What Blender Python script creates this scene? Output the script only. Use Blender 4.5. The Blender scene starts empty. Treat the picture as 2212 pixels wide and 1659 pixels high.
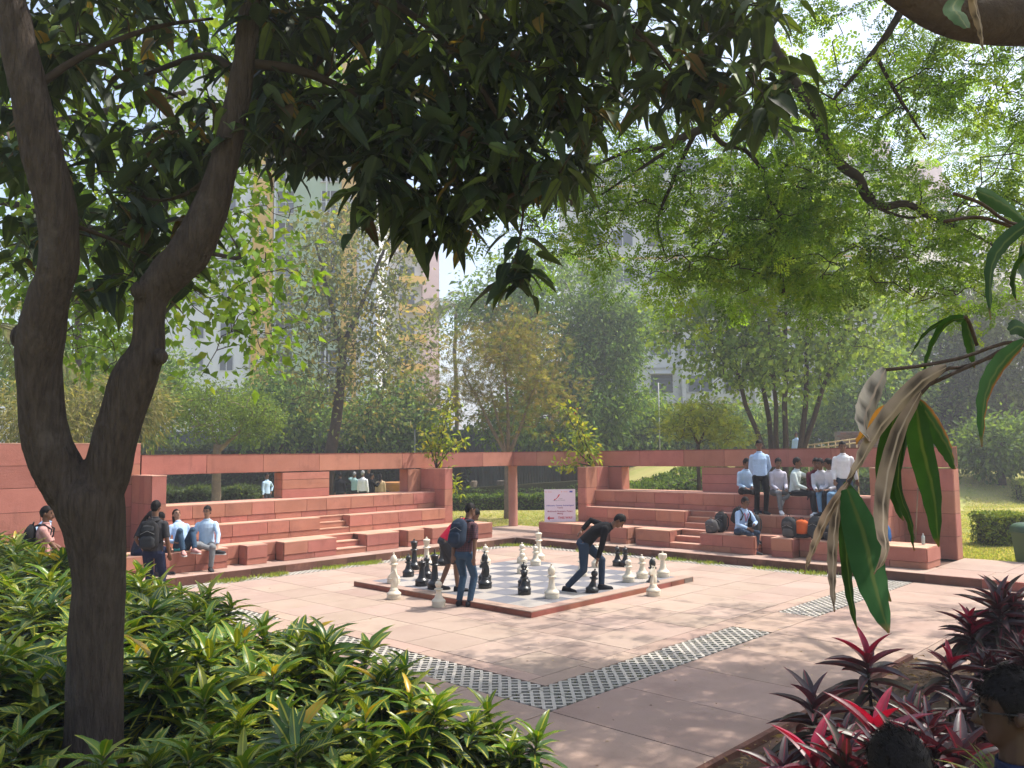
import bpy, bmesh, math, random
import numpy as np
from mathutils import Vector, Matrix, Euler

rng = np.random.default_rng(7)
random.seed(7)
scene = bpy.context.scene
COL = scene.collection
R = math.radians

# ------------------------------------------------------------------ camera
E1 = np.array([0.72034125, -0.69361984]); E2 = np.array([0.69361984, 0.72034125])
CAM = Vector((16.43, -17.16, 2.6))
FPX = 3200.0 * 2212 / 4032          # focal length in pixels of a 2212 px wide picture
PITCH, ROLL = R(4.8786), R(-0.5964)
def c2w(r, f, z=0.0):
    """camera-aligned ground frame (metres right, metres ahead) -> world"""
    return Vector((CAM.x + E1[0] * r + E1[1] * f, CAM.y + E2[0] * r + E2[1] * f, z))
def _v(v): return Vector((E1[0] * v[0] + E1[1] * v[1], E2[0] * v[0] + E2[1] * v[1], v[2]))
_r = np.array([1, 0, 0.]); _f = np.array([0, math.cos(PITCH), math.sin(PITCH)]); _u = np.array([0, -math.sin(PITCH), math.cos(PITCH)])
CR = _v(math.cos(ROLL) * _r + math.sin(ROLL) * _u); CU = _v(-math.sin(ROLL) * _r + math.cos(ROLL) * _u); CF = _v(_f)
def ray(x, y): return CF + CR * ((x - 1106) / FPX) - CU * ((y - 829.5) / FPX)
def at(x, y, d):
    """point seen at (x, y) of the 2212 x 1659 photograph, d metres ahead"""
    return CAM + ray(x, y) * d
def gp(x, y, z=0.0):
    """point at height z seen at (x, y)"""
    v = ray(x, y); return CAM + v * ((z - CAM.z) / v.z)
cam_data = bpy.data.cameras.new('camera'); cam = bpy.data.objects.new('camera', cam_data); COL.objects.link(cam)
cam_data.sensor_width = 36.0; cam_data.lens = 36.0 * 3200 / 4032; cam_data.clip_start = 0.05; cam_data.clip_end = 2000
M = Matrix.Identity(4)
for i in range(3): M[i][0], M[i][1], M[i][2], M[i][3] = CR[i], CU[i], -CF[i], CAM[i]
cam.matrix_world = M
scene.camera = cam

# ------------------------------------------------------------------ light
SUN_EL, SUN_R, SUN_F = R(60), 0.95, 0.31        # sun to the right and a little behind the scene, high
sd = c2w(SUN_R, SUN_F) - c2w(0, 0); sd.normalize()
sun_dir = Vector((sd.x * math.cos(SUN_EL), sd.y * math.cos(SUN_EL), math.sin(SUN_EL)))
sun_data = bpy.data.lights.new('sun', 'SUN'); sun_data.energy = 3.1; sun_data.angle = R(0.53); sun_data.color = (1, 0.95, 0.87)
sun = bpy.data.objects.new('sun', sun_data); COL.objects.link(sun)
sun.rotation_euler = sun_dir.to_track_quat('Z', 'Y').to_euler(); sun.location = (0, 0, 60)
world = bpy.data.worlds.new('World'); scene.world = world; world.use_nodes = True
wn = world.node_tree; wn.nodes.clear()
sky = wn.nodes.new('ShaderNodeTexSky'); sky.sky_type = 'NISHITA'; sky.sun_disc = False
sky.sun_elevation = SUN_EL; sky.sun_rotation = math.atan2(sun_dir.x, sun_dir.y)
sky.air_density = 1.0; sky.dust_density = 3.0; sky.ozone_density = 0.5; sky.altitude = 10
bg = wn.nodes.new('ShaderNodeBackground'); bg.inputs[1].default_value = 0.15
wo = wn.nodes.new('ShaderNodeOutputWorld')
wn.links.new(sky.outputs[0], bg.inputs[0]); wn.links.new(bg.outputs[0], wo.inputs[0])
vs = scene.view_settings; vs.view_transform = 'Standard'; vs.look = 'None'; vs.gamma = 1; vs.use_curve_mapping = False
vs.exposure = 1.18
cy = scene.cycles
cy.use_denoising = True; cy.max_bounces = 7; cy.diffuse_bounces = 4; cy.glossy_bounces = 2; cy.transmission_bounces = 4
cy.transparent_max_bounces = 4; cy.volume_bounces = 0; cy.caustics_reflective = False; cy.caustics_refractive = False
cy.use_adaptive_sampling = True; cy.adaptive_threshold = 0.02; cy.sample_clamp_indirect = 6

# ------------------------------------------------------------------ materials
def nodes(name):
    m = bpy.data.materials.new(name); m.use_nodes = True
    nt = m.node_tree; nt.nodes.clear()
    out = nt.nodes.new('ShaderNodeOutputMaterial')
    return m, nt, out
def N(nt, kind, **kw):
    n = nt.nodes.new(kind)
    for k, v in kw.items():
        if k.startswith('i_'):
            n.inputs[int(k[2:])].default_value = v
        else: setattr(n, k, v)
    return n
def C4(c): return (c[0], c[1], c[2], 1)
def mixc(nt, fac, a, b, mode='MIX'):
    n = nt.nodes.new('ShaderNodeMix'); n.data_type = 'RGBA'; n.blend_type = mode
    for sock, v in ((0, fac), (6, a), (7, b)):
        if isinstance(v, bpy.types.NodeSocket): nt.links.new(v, n.inputs[sock])
        elif sock == 0: n.inputs[0].default_value = v
        else: n.inputs[sock].default_value = C4(v)
    return n.outputs[2]
def noise(nt, scale, detail=4, rough=0.6, vec=None, stretch=None):
    n = N(nt, 'ShaderNodeTexNoise'); n.inputs['Scale'].default_value = scale; n.inputs['Detail'].default_value = detail
    n.inputs['Roughness'].default_value = rough
    if vec is None:
        vec = nt.nodes.new('ShaderNodeNewGeometry').outputs['Position']
    if stretch:
        mp = N(nt, 'ShaderNodeMapping'); mp.inputs['Scale'].default_value = stretch
        nt.links.new(vec, mp.inputs[0]); vec = mp.outputs[0]
    nt.links.new(vec, n.inputs['Vector'])
    return n.outputs['Fac']
def ramp(nt, fac, lo, hi):
    n = N(nt, 'ShaderNodeMapRange'); n.inputs[1].default_value = lo; n.inputs[2].default_value = hi
    nt.links.new(fac, n.inputs[0]); return n.outputs[0]
def mk(name, c1, c2=None, scale=3.0, rough=0.7, spec=0.3, bump=0.0, bscale=40.0, var=0.0, hue=0.0, stain=None, sscale=1.2, local=False, metal=0.0, stretch=None, slo=.55, shi=.75, bstretch=None, bdist=.02, streak=None, clo=.3, chi=.7):
    m, nt, out = nodes(name)
    p = N(nt, 'ShaderNodeBsdfPrincipled'); nt.links.new(p.outputs[0], out.inputs[0])
    p.inputs['Roughness'].default_value = rough; p.inputs['Specular IOR Level'].default_value = spec; p.inputs['Metallic'].default_value = metal
    vec = N(nt, 'ShaderNodeTexCoord').outputs['Object'] if local else None
    col = None
    if c2 is not None:
        f = ramp(nt, noise(nt, scale, 5, .62, vec, stretch), clo, chi)
        col = mixc(nt, f, c1, c2)
    if stain is not None:
        f = ramp(nt, noise(nt, sscale, 7, .7, vec), slo, shi)
        col = mixc(nt, f, col if col is not None else c1, stain)
    if streak is not None:
        f = ramp(nt, noise(nt, 5.0, 4, .6, None, (1, 1, .09)), .56, .82)
        f2 = ramp(nt, noise(nt, .8, 3, .6), .4, .65)
        mm = N(nt, 'ShaderNodeMath', operation='MULTIPLY'); nt.links.new(f, mm.inputs[0]); nt.links.new(f2, mm.inputs[1])
        col = mixc(nt, mm.outputs[0], col, streak)
    if var or hue:
        oi = N(nt, 'ShaderNodeObjectInfo')
        hs = N(nt, 'ShaderNodeHueSaturation')
        mr = N(nt, 'ShaderNodeMapRange'); mr.inputs[3].default_value = 1 - var; mr.inputs[4].default_value = 1 + var
        nt.links.new(oi.outputs['Random'], mr.inputs[0]); nt.links.new(mr.outputs[0], hs.inputs['Value'])
        if hue:
            ml = N(nt, 'ShaderNodeMath', operation='MULTIPLY', i_1=7.31); fr = N(nt, 'ShaderNodeMath', operation='FRACT')
            nt.links.new(oi.outputs['Random'], ml.inputs[0]); nt.links.new(ml.outputs[0], fr.inputs[0])
            mh = N(nt, 'ShaderNodeMapRange'); mh.inputs[3].default_value = .5 - hue; mh.inputs[4].default_value = .5 + hue
            nt.links.new(fr.outputs[0], mh.inputs[0]); nt.links.new(mh.outputs[0], hs.inputs['Hue'])
        if col is None: hs.inputs['Color'].default_value = C4(c1)
        else: nt.links.new(col, hs.inputs['Color'])
        col = hs.outputs[0]
    if col is None: p.inputs['Base Color'].default_value = C4(c1)
    else: nt.links.new(col, p.inputs['Base Color'])
    if bump:
        b = N(nt, 'ShaderNodeBump'); b.inputs['Strength'].default_value = bump; b.inputs['Distance'].default_value = bdist
        nt.links.new(noise(nt, bscale, 5, .6, vec, bstretch), b.inputs['Height']); nt.links.new(b.outputs[0], p.inputs['Normal'])
    return m
def leafmat(name, trans=0.35, rough=0.45, spec=0.35, tint=(1.35, 1.25, .45), vein=None, stripes=False, back=None):
    """leaf whose colour is carried by the mesh attribute col; light passes through it"""
    m, nt, out = nodes(name)
    at_ = N(nt, 'ShaderNodeAttribute', attribute_name='col'); col = at_.outputs['Color']
    nz = noise(nt, 9, 3)
    col = mixc(nt, .35, col, mixc(nt, ramp(nt, nz, .3, .7), (0.35, .35, .35), (1.5, 1.5, 1.5)), 'MULTIPLY')
    if vein:
        uv = N(nt, 'ShaderNodeAttribute', attribute_name='luv')
        sp = N(nt, 'ShaderNodeSeparateXYZ'); nt.links.new(uv.outputs['Vector'], sp.inputs[0])
        ab = N(nt, 'ShaderNodeMath', operation='ABSOLUTE'); nt.links.new(sp.outputs[1], ab.inputs[0])
        lt = N(nt, 'ShaderNodeMapRange'); lt.inputs[1].default_value = .03; lt.inputs[2].default_value = .085; lt.inputs[3].default_value = 1; lt.inputs[4].default_value = 0
        nt.links.new(ab.outputs[0], lt.inputs[0]); f = lt.outputs[0]
        if stripes:
            # side veins running from the midrib towards the tip
            mu = N(nt, 'ShaderNodeMath', operation='MULTIPLY', i_1=70.0); nt.links.new(sp.outputs[0], mu.inputs[0])
            mv = N(nt, 'ShaderNodeMath', operation='MULTIPLY', i_1=-26.0); nt.links.new(ab.outputs[0], mv.inputs[0])
            ad = N(nt, 'ShaderNodeMath', operation='ADD'); nt.links.new(mu.outputs[0], ad.inputs[0]); nt.links.new(mv.outputs[0], ad.inputs[1])
            si = N(nt, 'ShaderNodeMath', operation='SINE'); nt.links.new(ad.outputs[0], si.inputs[0])
            sr = N(nt, 'ShaderNodeMapRange'); sr.inputs[1].default_value = .72; sr.inputs[2].default_value = 1.0; sr.inputs[4].default_value = .8
            nt.links.new(si.outputs[0], sr.inputs[0])
            al = N(nt, 'ShaderNodeMath', operation='MULTIPLY'); nt.links.new(sr.outputs[0], al.inputs[0]); nt.links.new(at_.outputs['Alpha'], al.inputs[1])
            mx = N(nt, 'ShaderNodeMath', operation='MAXIMUM'); nt.links.new(f, mx.inputs[0]); nt.links.new(al.outputs[0], mx.inputs[1]); f = mx.outputs[0]
        col = mixc(nt, f, col, vein)
    p = N(nt, 'ShaderNodeBsdfPrincipled'); p.inputs['Roughness'].default_value = rough; p.inputs['Specular IOR Level'].default_value = spec
    nt.links.new(col, p.inputs['Base Color'])
    t = N(nt, 'ShaderNodeBsdfTranslucent'); nt.links.new(mixc(nt, 1.0, col, tint, 'MULTIPLY'), t.inputs[0])
    mx = N(nt, 'ShaderNodeMixShader'); mx.inputs[0].default_value = trans
    nt.links.new(p.outputs[0], mx.inputs[1]); nt.links.new(t.outputs[0], mx.inputs[2]); nt.links.new(mx.outputs[0], out.inputs[0])
    return m

SAND = (.40, .155, .105)
M_ = dict(
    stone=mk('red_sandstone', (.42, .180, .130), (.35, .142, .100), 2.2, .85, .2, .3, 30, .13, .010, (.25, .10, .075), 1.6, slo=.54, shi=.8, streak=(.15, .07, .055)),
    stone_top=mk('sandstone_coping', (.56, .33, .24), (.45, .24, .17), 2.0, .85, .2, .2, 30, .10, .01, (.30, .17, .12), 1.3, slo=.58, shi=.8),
    stone_dark=mk('sandstone_plinth', (.33, .12, .085), (.24, .085, .06), 1.4, .85, .2, .3, 24, .15, .01, (.10, .045, .035), 1.1, slo=.5, shi=.75),
    joint=mk('mortar_joint', (.13, .06, .045), (.08, .04, .03), 6, .95, .1),
    pave=mk('paving_sandstone', (.375, .280, .225), (.325, .237, .188), 1.3, .85, .2, .15, 35, .08, .008, (.27, .185, .15), .8, slo=.52, shi=.8),
    pave_red=mk('paving_red', (.385, .275, .22), (.33, .23, .18), 1.5, .85, .2, .15, 35, .09, .008, (.25, .165, .13), .9, slo=.52, shi=.8),
    kerb=mk('kerb_stone', (.16, .075, .052), (.10, .05, .036), 2.4, .9, .2, .5, 22, .22, .01, (.24, .12, .085), 1.5, slo=.55, shi=.7),
    grout=mk('paving_grout', (.16, .10, .08), (.11, .07, .05), 8, .95, .1),
    tile_white=mk('tile_cream', (.39, .355, .32), (.34, .305, .27), 2.2, .5, .35, .05, 50, .06, .004, (.29, .25, .215), 1.8),
    tile_grey=mk('tile_grey', (.165, .165, .185), (.135, .135, .15), 2.2, .5, .35, .05, 50, .08, .004, (.20, .19, .19), 1.8),
    concrete=mk('paver_concrete', (.46, .42, .365), (.36, .325, .28), 4, .9, .2, .25, 60, .10, .004, (.30, .30, .25), 3),
    soil=mk('soil', (.085, .055, .036), (.05, .032, .02), 7, .95, .1, .7, 30, stain=(.13, .085, .05), sscale=6),
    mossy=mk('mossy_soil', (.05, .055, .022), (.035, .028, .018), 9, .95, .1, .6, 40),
    bark=mk('mango_bark', (.088, .069, .056), (.048, .037, .030), 38, .92, .1, 1.0, 34, stretch=(1, 1, .16), stain=(.13, .11, .095), sscale=3, bstretch=(1, 1, .18), bdist=.08, clo=.35, chi=.68),
    bark2=mk('brown_bark', (.075, .052, .038), (.04, .028, .02), 7, .9, .15, .8, 26),
    bark_pale=mk('pale_bark', (.25, .19, .145), (.13, .095, .07), 5, .9, .15, .6, 18, stain=(.32, .27, .23), sscale=5),
    twig=mk('twig', (.055, .04, .026), (.035, .026, .018), 8, .9, .15),
    stalk=mk('green_stalk', (.12, .13, .05), (.09, .07, .035), 8, .7, .3),
    chess_black=mk('chess_black', (.012, .013, .014), None, rough=.32, spec=.5, var=.2, stain=(.05, .05, .05), sscale=5, local=True, slo=.55, shi=.9),
    chess_white=mk('chess_white', (.70, .63, .50), (.62, .545, .42), 6, .38, .45, var=.05, local=True, stain=(.45, .38, .28), sscale=7, slo=.6, shi=.85),
    metal_fence=mk('fence_sheet', (.10, .115, .125), (.07, .08, .085), 1.4, .6, .3, var=.12, stain=(.13, .10, .08), sscale=2),
    pole=mk('painted_pole', (.33, .34, .33), None, rough=.5),
    bin_green=mk('bin_plastic', (.045, .095, .05), (.035, .075, .04), 3, .45, .4),
    wood=mk('wood_stick', (.30, .20, .12), (.22, .14, .085), 12, .8),
    lawn=mk('lawn', (.24, .28, .07), (.40, .33, .14), .35, .95, .1, .6, 60, stain=(.33, .24, .12), sscale=.22, slo=.5, shi=.7),
    rock=mk('stool_stone', (.22, .18, .15), (.15, .125, .105), 5, .9, .2, .5, 25),
)

# ------------------------------------------------------------------ object helpers
def mesh_from(name, verts, faces, smooth=False):
    me = bpy.data.meshes.new(name); me.from_pydata([tuple(v) for v in verts], [], faces); me.update()
    if smooth: me.polygons.foreach_set('use_smooth', [True] * len(me.polygons))
    return me
def tag(o, label=None, cat=None, group=None, kind=None):
    if label: o['label'] = label
    if cat: o['category'] = cat
    if group: o['group'] = group
    if kind: o['kind'] = kind
    return o
def obj(name, me, mat=None, parent=None, loc=None, rot=None, scale=None, world=False, **kw):
    o = bpy.data.objects.new(name, me); COL.objects.link(o)
    if mat is not None and me is not None and not me.materials: me.materials.append(mat)
    if parent is not None:
        o.parent = parent
        if world: o.matrix_parent_inverse = Matrix.Translation(-parent.location)
    if loc is not None: o.location = loc
    if rot is not None: o.rotation_euler = rot
    if scale is not None: o.scale = scale
    return tag(o, **kw)
def empty(name, loc=(0, 0, 0), rotz=0.0, **kw):
    o = bpy.data.objects.new(name, None); COL.objects.link(o); o.location = loc; o.rotation_euler = (0, 0, rotz); o.empty_display_size = .1
    return tag(o, **kw)
def copy_tree(o, parent=None):
    c = o.copy(); COL.objects.link(c)
    if parent is not None: c.parent = parent
    for ch in list(o.children): copy_tree(ch, c)
    return c
_cubes = {}
CV = [(x, y, z) for x in (-.5, .5) for y in (-.5, .5) for z in (-.5, .5)]
CFc = [(0, 1, 3, 2), (4, 6, 7, 5), (0, 4, 5, 1), (2, 3, 7, 6), (0, 2, 6, 4), (1, 5, 7, 3)]
def piece(name, lo, hi, mat, parent=None, **kw):
    """axis-aligned block between two corners, given in world metres; alike blocks share one mesh"""
    if mat.name not in _cubes:
        me = mesh_from('block', CV, CFc); me.materials.append(mat); _cubes[mat.name] = me
    lo = Vector(lo); hi = Vector(hi)
    a = Vector((min(lo.x, hi.x), min(lo.y, hi.y), min(lo.z, hi.z))); b = Vector((max(lo.x, hi.x), max(lo.y, hi.y), max(lo.z, hi.z)))
    return obj(name, _cubes[mat.name], None, parent, (a + b) / 2, None, b - a, world=parent is not None, **kw)

class MB:
    """collects closed shapes into one mesh"""
    def __init__(s): s.v = []; s.f = []
    def add(s, vs, fs):
        n = len(s.v); s.v += [Vector(v) for v in vs]; s.f += [tuple(i + n for i in f) for f in fs]; return s
    def box(s, lo, hi):
        a, b = lo, hi
        return s.add([(x, y, z) for x in (a[0], b[0]) for y in (a[1], b[1]) for z in (a[2], b[2])], CFc)
    def loft(s, rings, cap=True):
        """rings: list of lists of points"""
        n = len(rings[0]); b = len(s.v); vs = [p for r in rings for p in r]; fs = []
        for i in range(len(rings) - 1):
            for j in range(n):
                k = (j + 1) % n; fs.append((i * n + j, i * n + k, (i + 1) * n + k, (i + 1) * n + j))
        if cap: fs.append(tuple(range(n - 1, -1, -1))); fs.append(tuple((len(rings) - 1) * n + j for j in range(n)))
        return s.add(vs, fs)
    def ell(s, rings, n=12):
        """rings: (centre, half axis vector a, half axis vector b)"""
        return s.loft([[Vector(c) + Vector(a) * math.cos(2 * math.pi * j / n) + Vector(b) * math.sin(2 * math.pi * j / n) for j in range(n)] for c, a, b in rings])
    def tube(s, pts, rad, n=8, round_ends=False):
        pts = [Vector(p) for p in pts]
        if not hasattr(rad, '__len__'): rad = [rad] * len(pts)
        if round_ends:
            d0 = (pts[0] - pts[1]).normalized(); d1 = (pts[-1] - pts[-2]).normalized()
            pts = [pts[0] + d0 * rad[0] * .95, pts[0] + d0 * rad[0] * .6] + pts + [pts[-1] + d1 * rad[-1] * .6, pts[-1] + d1 * rad[-1] * .95]
            rad = [rad[0] * .35, rad[0] * .8] + list(rad) + [rad[-1] * .8, rad[-1] * .35]
        t0 = (pts[1] - pts[0]).normalized(); a = t0.orthogonal().normalized(); rings = []
        for i, p in enumerate(pts):
            t = (pts[min(i + 1, len(pts) - 1)] - pts[max(i - 1, 0)])
            if t.length < 1e-9: t = t0
            t.normalize(); a = (a - t * a.dot(t))
            a = a.normalized() if a.length > 1e-6 else t.orthogonal().normalized()
            b = t.cross(a)
            rings.append([p + (a * math.cos(2 * math.pi * j / n) + b * math.sin(2 * math.pi * j / n)) * rad[i] for j in range(n)])
        return s.loft(rings)
    def ball(s, c, r, n=10, m=7):
        c = Vector(c); r = (r, r, r) if not hasattr(r, '__len__') else r
        rings = []
        for i in range(m + 1):
            t = math.pi * (i + .02) / (m + .04)
            rings.append([c + Vector((r[0] * math.sin(t) * math.cos(2 * math.pi * j / n), r[1] * math.sin(t) * math.sin(2 * math.pi * j / n), -r[2] * math.cos(t))) for j in range(n)])
        return s.loft(rings)
    def lathe(s, prof, n=24, c=(0, 0, 0)):
        return s.loft([[Vector((c[0] + r * math.cos(2 * math.pi * j / n), c[1] + r * math.sin(2 * math.pi * j / n), c[2] + z)) for j in range(n)] for r, z in prof])
    def mesh(s, name='mesh', smooth=True): return mesh_from(name, s.v, s.f, smooth)
    def build(s, name, mat, parent=None, smooth=True, **kw): return obj(name, s.mesh(name, smooth), mat, parent, **kw)
def sharpen(me, ang=40):
    me.set_sharp_from_angle(angle=R(ang)); return me
def catmull(pts, k=5):
    p = [np.array(q, float) for q in pts]; p = [2 * p[0] - p[1]] + p + [2 * p[-1] - p[-2]]; out = []
    for i in range(1, len(p) - 2):
        for j in range(k):
            t = j / k
            out.append(.5 * ((2 * p[i]) + (-p[i - 1] + p[i + 1]) * t + (2 * p[i - 1] - 5 * p[i] + 4 * p[i + 1] - p[i + 2]) * t * t + (-p[i - 1] + 3 * p[i] - 3 * p[i + 1] + p[i + 2]) * t ** 3))
    out.append(p[-2]); return out
def voxel(mb, name, size, smooth=2, mat=None):
    """fuse overlapping closed shapes into one continuous surface"""
    o = bpy.data.objects.new('tmp', mb.mesh('tmp', False)); COL.objects.link(o)
    m = o.modifiers.new('r', 'REMESH'); m.mode = 'VOXEL'; m.voxel_size = size; m.use_smooth_shade = True
    if smooth: s = o.modifiers.new('s', 'SMOOTH'); s.iterations = smooth; s.factor = .5
    dg = bpy.context.evaluated_depsgraph_get(); me = bpy.data.meshes.new_from_object(o.evaluated_get(dg)); me.name = name
    old = o.data; bpy.data.objects.remove(o); bpy.data.meshes.remove(old)
    me.polygons.foreach_set('use_smooth', [True] * len(me.polygons))
    me.materials.clear()
    if mat: me.materials.append(mat)
    return me
def on_wing(side, x, y, d):
    """point seen at (x, y) on the upright plane d metres into a wing"""
    v = ray(x, y); k = (d - CAM.y) / v.y if side == 'R' else (-d - CAM.x) / v.x
    return CAM + v * k
# ------------------------------------------------------------------ ground
ZK = .167
def mound(r, f):
    """grass bank to the right, behind the seating"""
    t = np.clip((r - 2.0) / 7.0, 0, 1); t = t * t * (3 - 2 * t)
    g = np.clip((f - 34.5) / 8.0, 0, 1); g = g * g * (3 - 2 * g)
    return 1.75 * t * g
def ground_z(x, y):
    x = np.asarray(x, float); y = np.asarray(y, float)
    dx, dy = x - CAM.x, y - CAM.y
    r = E1[0] * dx + E2[0] * dy; f = E1[1] * dx + E2[1] * dy
    low = np.clip(np.minimum(x + 3.0, 3.0 - y) / 1.5, 0, 1)
    z = .12 * (1 - low) - .06 * low
    z = z + mound(r, f) * (1 - low)
    return z
ax = np.unique(np.concatenate([np.linspace(-400, -70, 12), np.arange(-70, 60, 1.0), np.linspace(60, 400, 12)]))
gx, gy = np.meshgrid(ax, ax, indexing='ij'); gz = ground_z(gx, gy) + .03 * np.sin(gx * 1.3) * np.sin(gy * 1.1) * (np.minimum(gx + 3.0, 3.0 - gy) < 0)
n = len(ax)
gv = np.stack([gx, gy, gz], -1).reshape(-1, 3)
gf = [(i * n + j, (i + 1) * n + j, (i + 1) * n + j + 1, i * n + j + 1) for i in range(n - 1) for j in range(n - 1)]
obj('ground', mesh_from('ground', gv, gf, True), M_['lawn'], kind='structure')

# ------------------------------------------------------------------ plaza paving
plaza = empty('plaza_pavement', (5, -5, 0), kind='structure')
PZ = [0]
piece('paving_bed', (0.0, -13.2, -.05), (13.2, 0.0, -.022), M_['grout'], plaza)
def slabs(x0, x1, y0, y1, nx, ny, mat, parent, z=0.0, t=.035, g=.0055, skip=None, stagger=0):
    """a field of paving slabs with open joints"""
    for i in range(nx):
        xa, xb = x0 + (x1 - x0) * i / nx, x0 + (x1 - x0) * (i + 1) / nx
        off = stagger * (i % 2) * (y1 - y0) / ny
        ys = [y0] + [y0 + (y1 - y0) * j / ny + off for j in range(0 if off else 1, ny)] + [y1]
        for j in range(len(ys) - 1):
            if ys[j + 1] - ys[j] < .02: continue
            if skip and skip((xa + xb) / 2, (ys[j] + ys[j + 1]) / 2): continue
            dz = random.uniform(-.0015, .0015)
            piece('paving_slab', (xa + g, ys[j] + g, z - t), (xb - g, ys[j + 1] - g, z + dz), mat, parent)
B0, B1 = 2.72, 7.52      # chess platform
slabs(.42, 9.90, -9.90, -.42, 11, 11, M_['pave'], plaza, skip=lambda x, y: B0 + .4 < x < B1 - .4 and -B1 + .4 < y < -B0 - .4)
slabs(9.90, 10.18, -10.18, 0, 1, 11, M_['pave_red'], plaza); slabs(0, 9.90, -10.18, -9.90, 10, 1, M_['pave_red'], plaza)
slabs(10.18, 10.82, -6.0, -4.53, 1, 1, M_['pave_red'], plaza); slabs(4.53, 6.0, -10.82, -10.18, 1, 1, M_['pave_red'], plaza)
slabs(10.82, 12.75, -10.82, 0, 1, 9, M_['pave_red'], plaza); slabs(0, 10.82, -12.75, -10.82, 9, 1, M_['pave_red'], plaza)
slabs(10.82, 12.75, -12.75, -10.82, 1, 1, M_['pave_red'], plaza)
slabs(12.75, 14.9, -17.4, -12.75, 2, 3, M_['pave_red'], plaza)
slabs(12.75, 17.0, -6.2, 0, 3, 5, M_['pave_red'], plaza)

# lattice pavers: one concrete block with diamond holes, copied
def paver_mesh(nx, ny, p, r=.052, t=.055):
    vs, fs = [], []; h = p / 2; e = h - r
    for i in range(nx):
        for j in range(ny):
            cx, cy = (i + .5) * p, (j + .5) * p; b = len(vs)
            inn = [(r, 0), (0, r), (-r, 0), (0, -r)]
            outp = [(h, -e), (h, e), (e, h), (-e, h), (-h, e), (-h, -e), (-e, -h), (e, -h)]
            for z in (0, -t):
                vs += [(cx + x, cy + y, z) for x, y in inn] + [(cx + x, cy + y, z) for x, y in outp]
            for k in range(4):
                o1, o2, o3 = 4 + 2 * k, 4 + 2 * k + 1, 4 + (2 * k + 2) % 8
                fs += [(b + k, b + o1, b + o2), (b + k, b + o2, b + o3, b + (k + 1) % 4)]
                fs.append((b + k, b + (k + 1) % 4, b + 12 + (k + 1) % 4, b + 12 + k))
                fs.append((b + o3, b + o2, b + 12 + o2, b + 12 + o3)); fs.append((b + o2, b + o1, b + 12 + o1, b + 12 + o2))
    return mesh_from('lattice_paver', vs, fs)
PP = .63 / 4
pm = paver_mesh(4, 3, PP); pm.materials.append(M_['concrete'])
pm2 = paver_mesh(3, 3, .40 / 3, .042); pm2.materials.append(M_['concrete'])
def strip_x(y0, y1, x0, me, w, ln):
    """strip running along y"""
    k = int(round((y1 - y0) / ln)); st = (y1 - y0) / k
    for i in range(k):
        obj('lattice_paver', me, None, plaza, (x0 - 5 + w * .006, y0 + st * i + 5 + .004, random.uniform(-.004, .003)), None, (.988, st / ln * .98, 1))
def strip_y(x0, x1, y0, me, w, ln):
    k = int(round((x1 - x0) / ln)); st = (x1 - x0) / k
    for i in range(k):
        obj('lattice_paver', me, None, plaza, (x0 + st * (i + 1) - 5 - .004, y0 + 5 + w * .006, random.uniform(-.004, .003)), (0, 0, R(90)), (.988, st / ln * .98, 1))
strip_x(-10.82, -6.0, 10.18, pm, .63, PP * 3); strip_x(-4.53, -.02, 10.18, pm, .63, PP * 3)
strip_y(6.0, 10.17, -10.82, pm, .63, PP * 3); strip_y(.1, 4.53, -10.82, pm, .63, PP * 3)
strip_x(-9.9, -.42, .01, pm2, .40, .40); strip_y(.42, 9.9, -.41, pm2, .40, .40)
piece('soil_strip', (10.18, -10.82, -.02), (10.82, 0, -.016), M_['mossy'], plaza); piece('soil_strip', (0, -10.82, -.021), (10.18, -10.18, -.0165), M_['mossy'], plaza)
piece('soil_strip', (0, -9.9, -.02), (.42, 0, -.0155), M_['mossy'], plaza); piece('soil_strip', (.42, -.42, -.021), (9.9, 0, -.015), M_['mossy'], plaza)

# chess platform
board = empty('chess_platform', (5.12, -5.12, 0), label='low square chess platform with cream and grey tiles and red stone edge', cat='platform')
piece('core', (B0 + .012, -B1 + .012, -.01), (B1 - .012, -B0 - .012, .088), M_['joint'], board)
TS = (B1 - B0 - .5) / 8; T0 = B0 + .25
for i in range(8):
    for j in range(8):
        x0, y0 = T0 + i * TS, -B1 + .25 + j * TS
        piece('board_tile', (x0 + .0015, y0 + .0015, .085), (x0 + TS - .0015, y0 + TS - .0015, .1 + random.uniform(-.0006, .0006)), M_['tile_white'] if (i + j) % 2 == 1 else M_['tile_grey'], board)
for k in range(4):
    for q in range(5):
        a0, a1 = (B0 + .25) + q * 4.30 / 5, (B0 + .25) + (q + 1) * 4.30 / 5
        g = .002
        if k == 0: lo, hi = (B0 + .003, -a1 + g, .085), (B0 + .25 - g, -a0 - g, .1)
        elif k == 1: lo, hi = (B1 - .25 + g, -a1 + g, .085), (B1 - .003, -a0 - g, .1)
        elif k == 2: lo, hi = (a0 + g, -B1 + .003, .085), (a1 - g, -B1 + .25 - g, .1)
        else: lo, hi = (a0 + g, -B0 - .25 + g, .085), (a1 - g, -B0 - .003, .1)
        piece('border_slab', lo, hi, M_['pave_red'], board)
for cx in (B0, B1):
    for cy_ in (-B1, -B0):
        x0 = cx + .003 if cx == B0 else cx - .25 + .002; y0 = cy_ + .003 if cy_ == -B1 else cy_ - .25 + .002
        piece('border_slab', (x0, y0, .085), (x0 + .245, y0 + .245, .1), M_['pave_red'], board)
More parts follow.
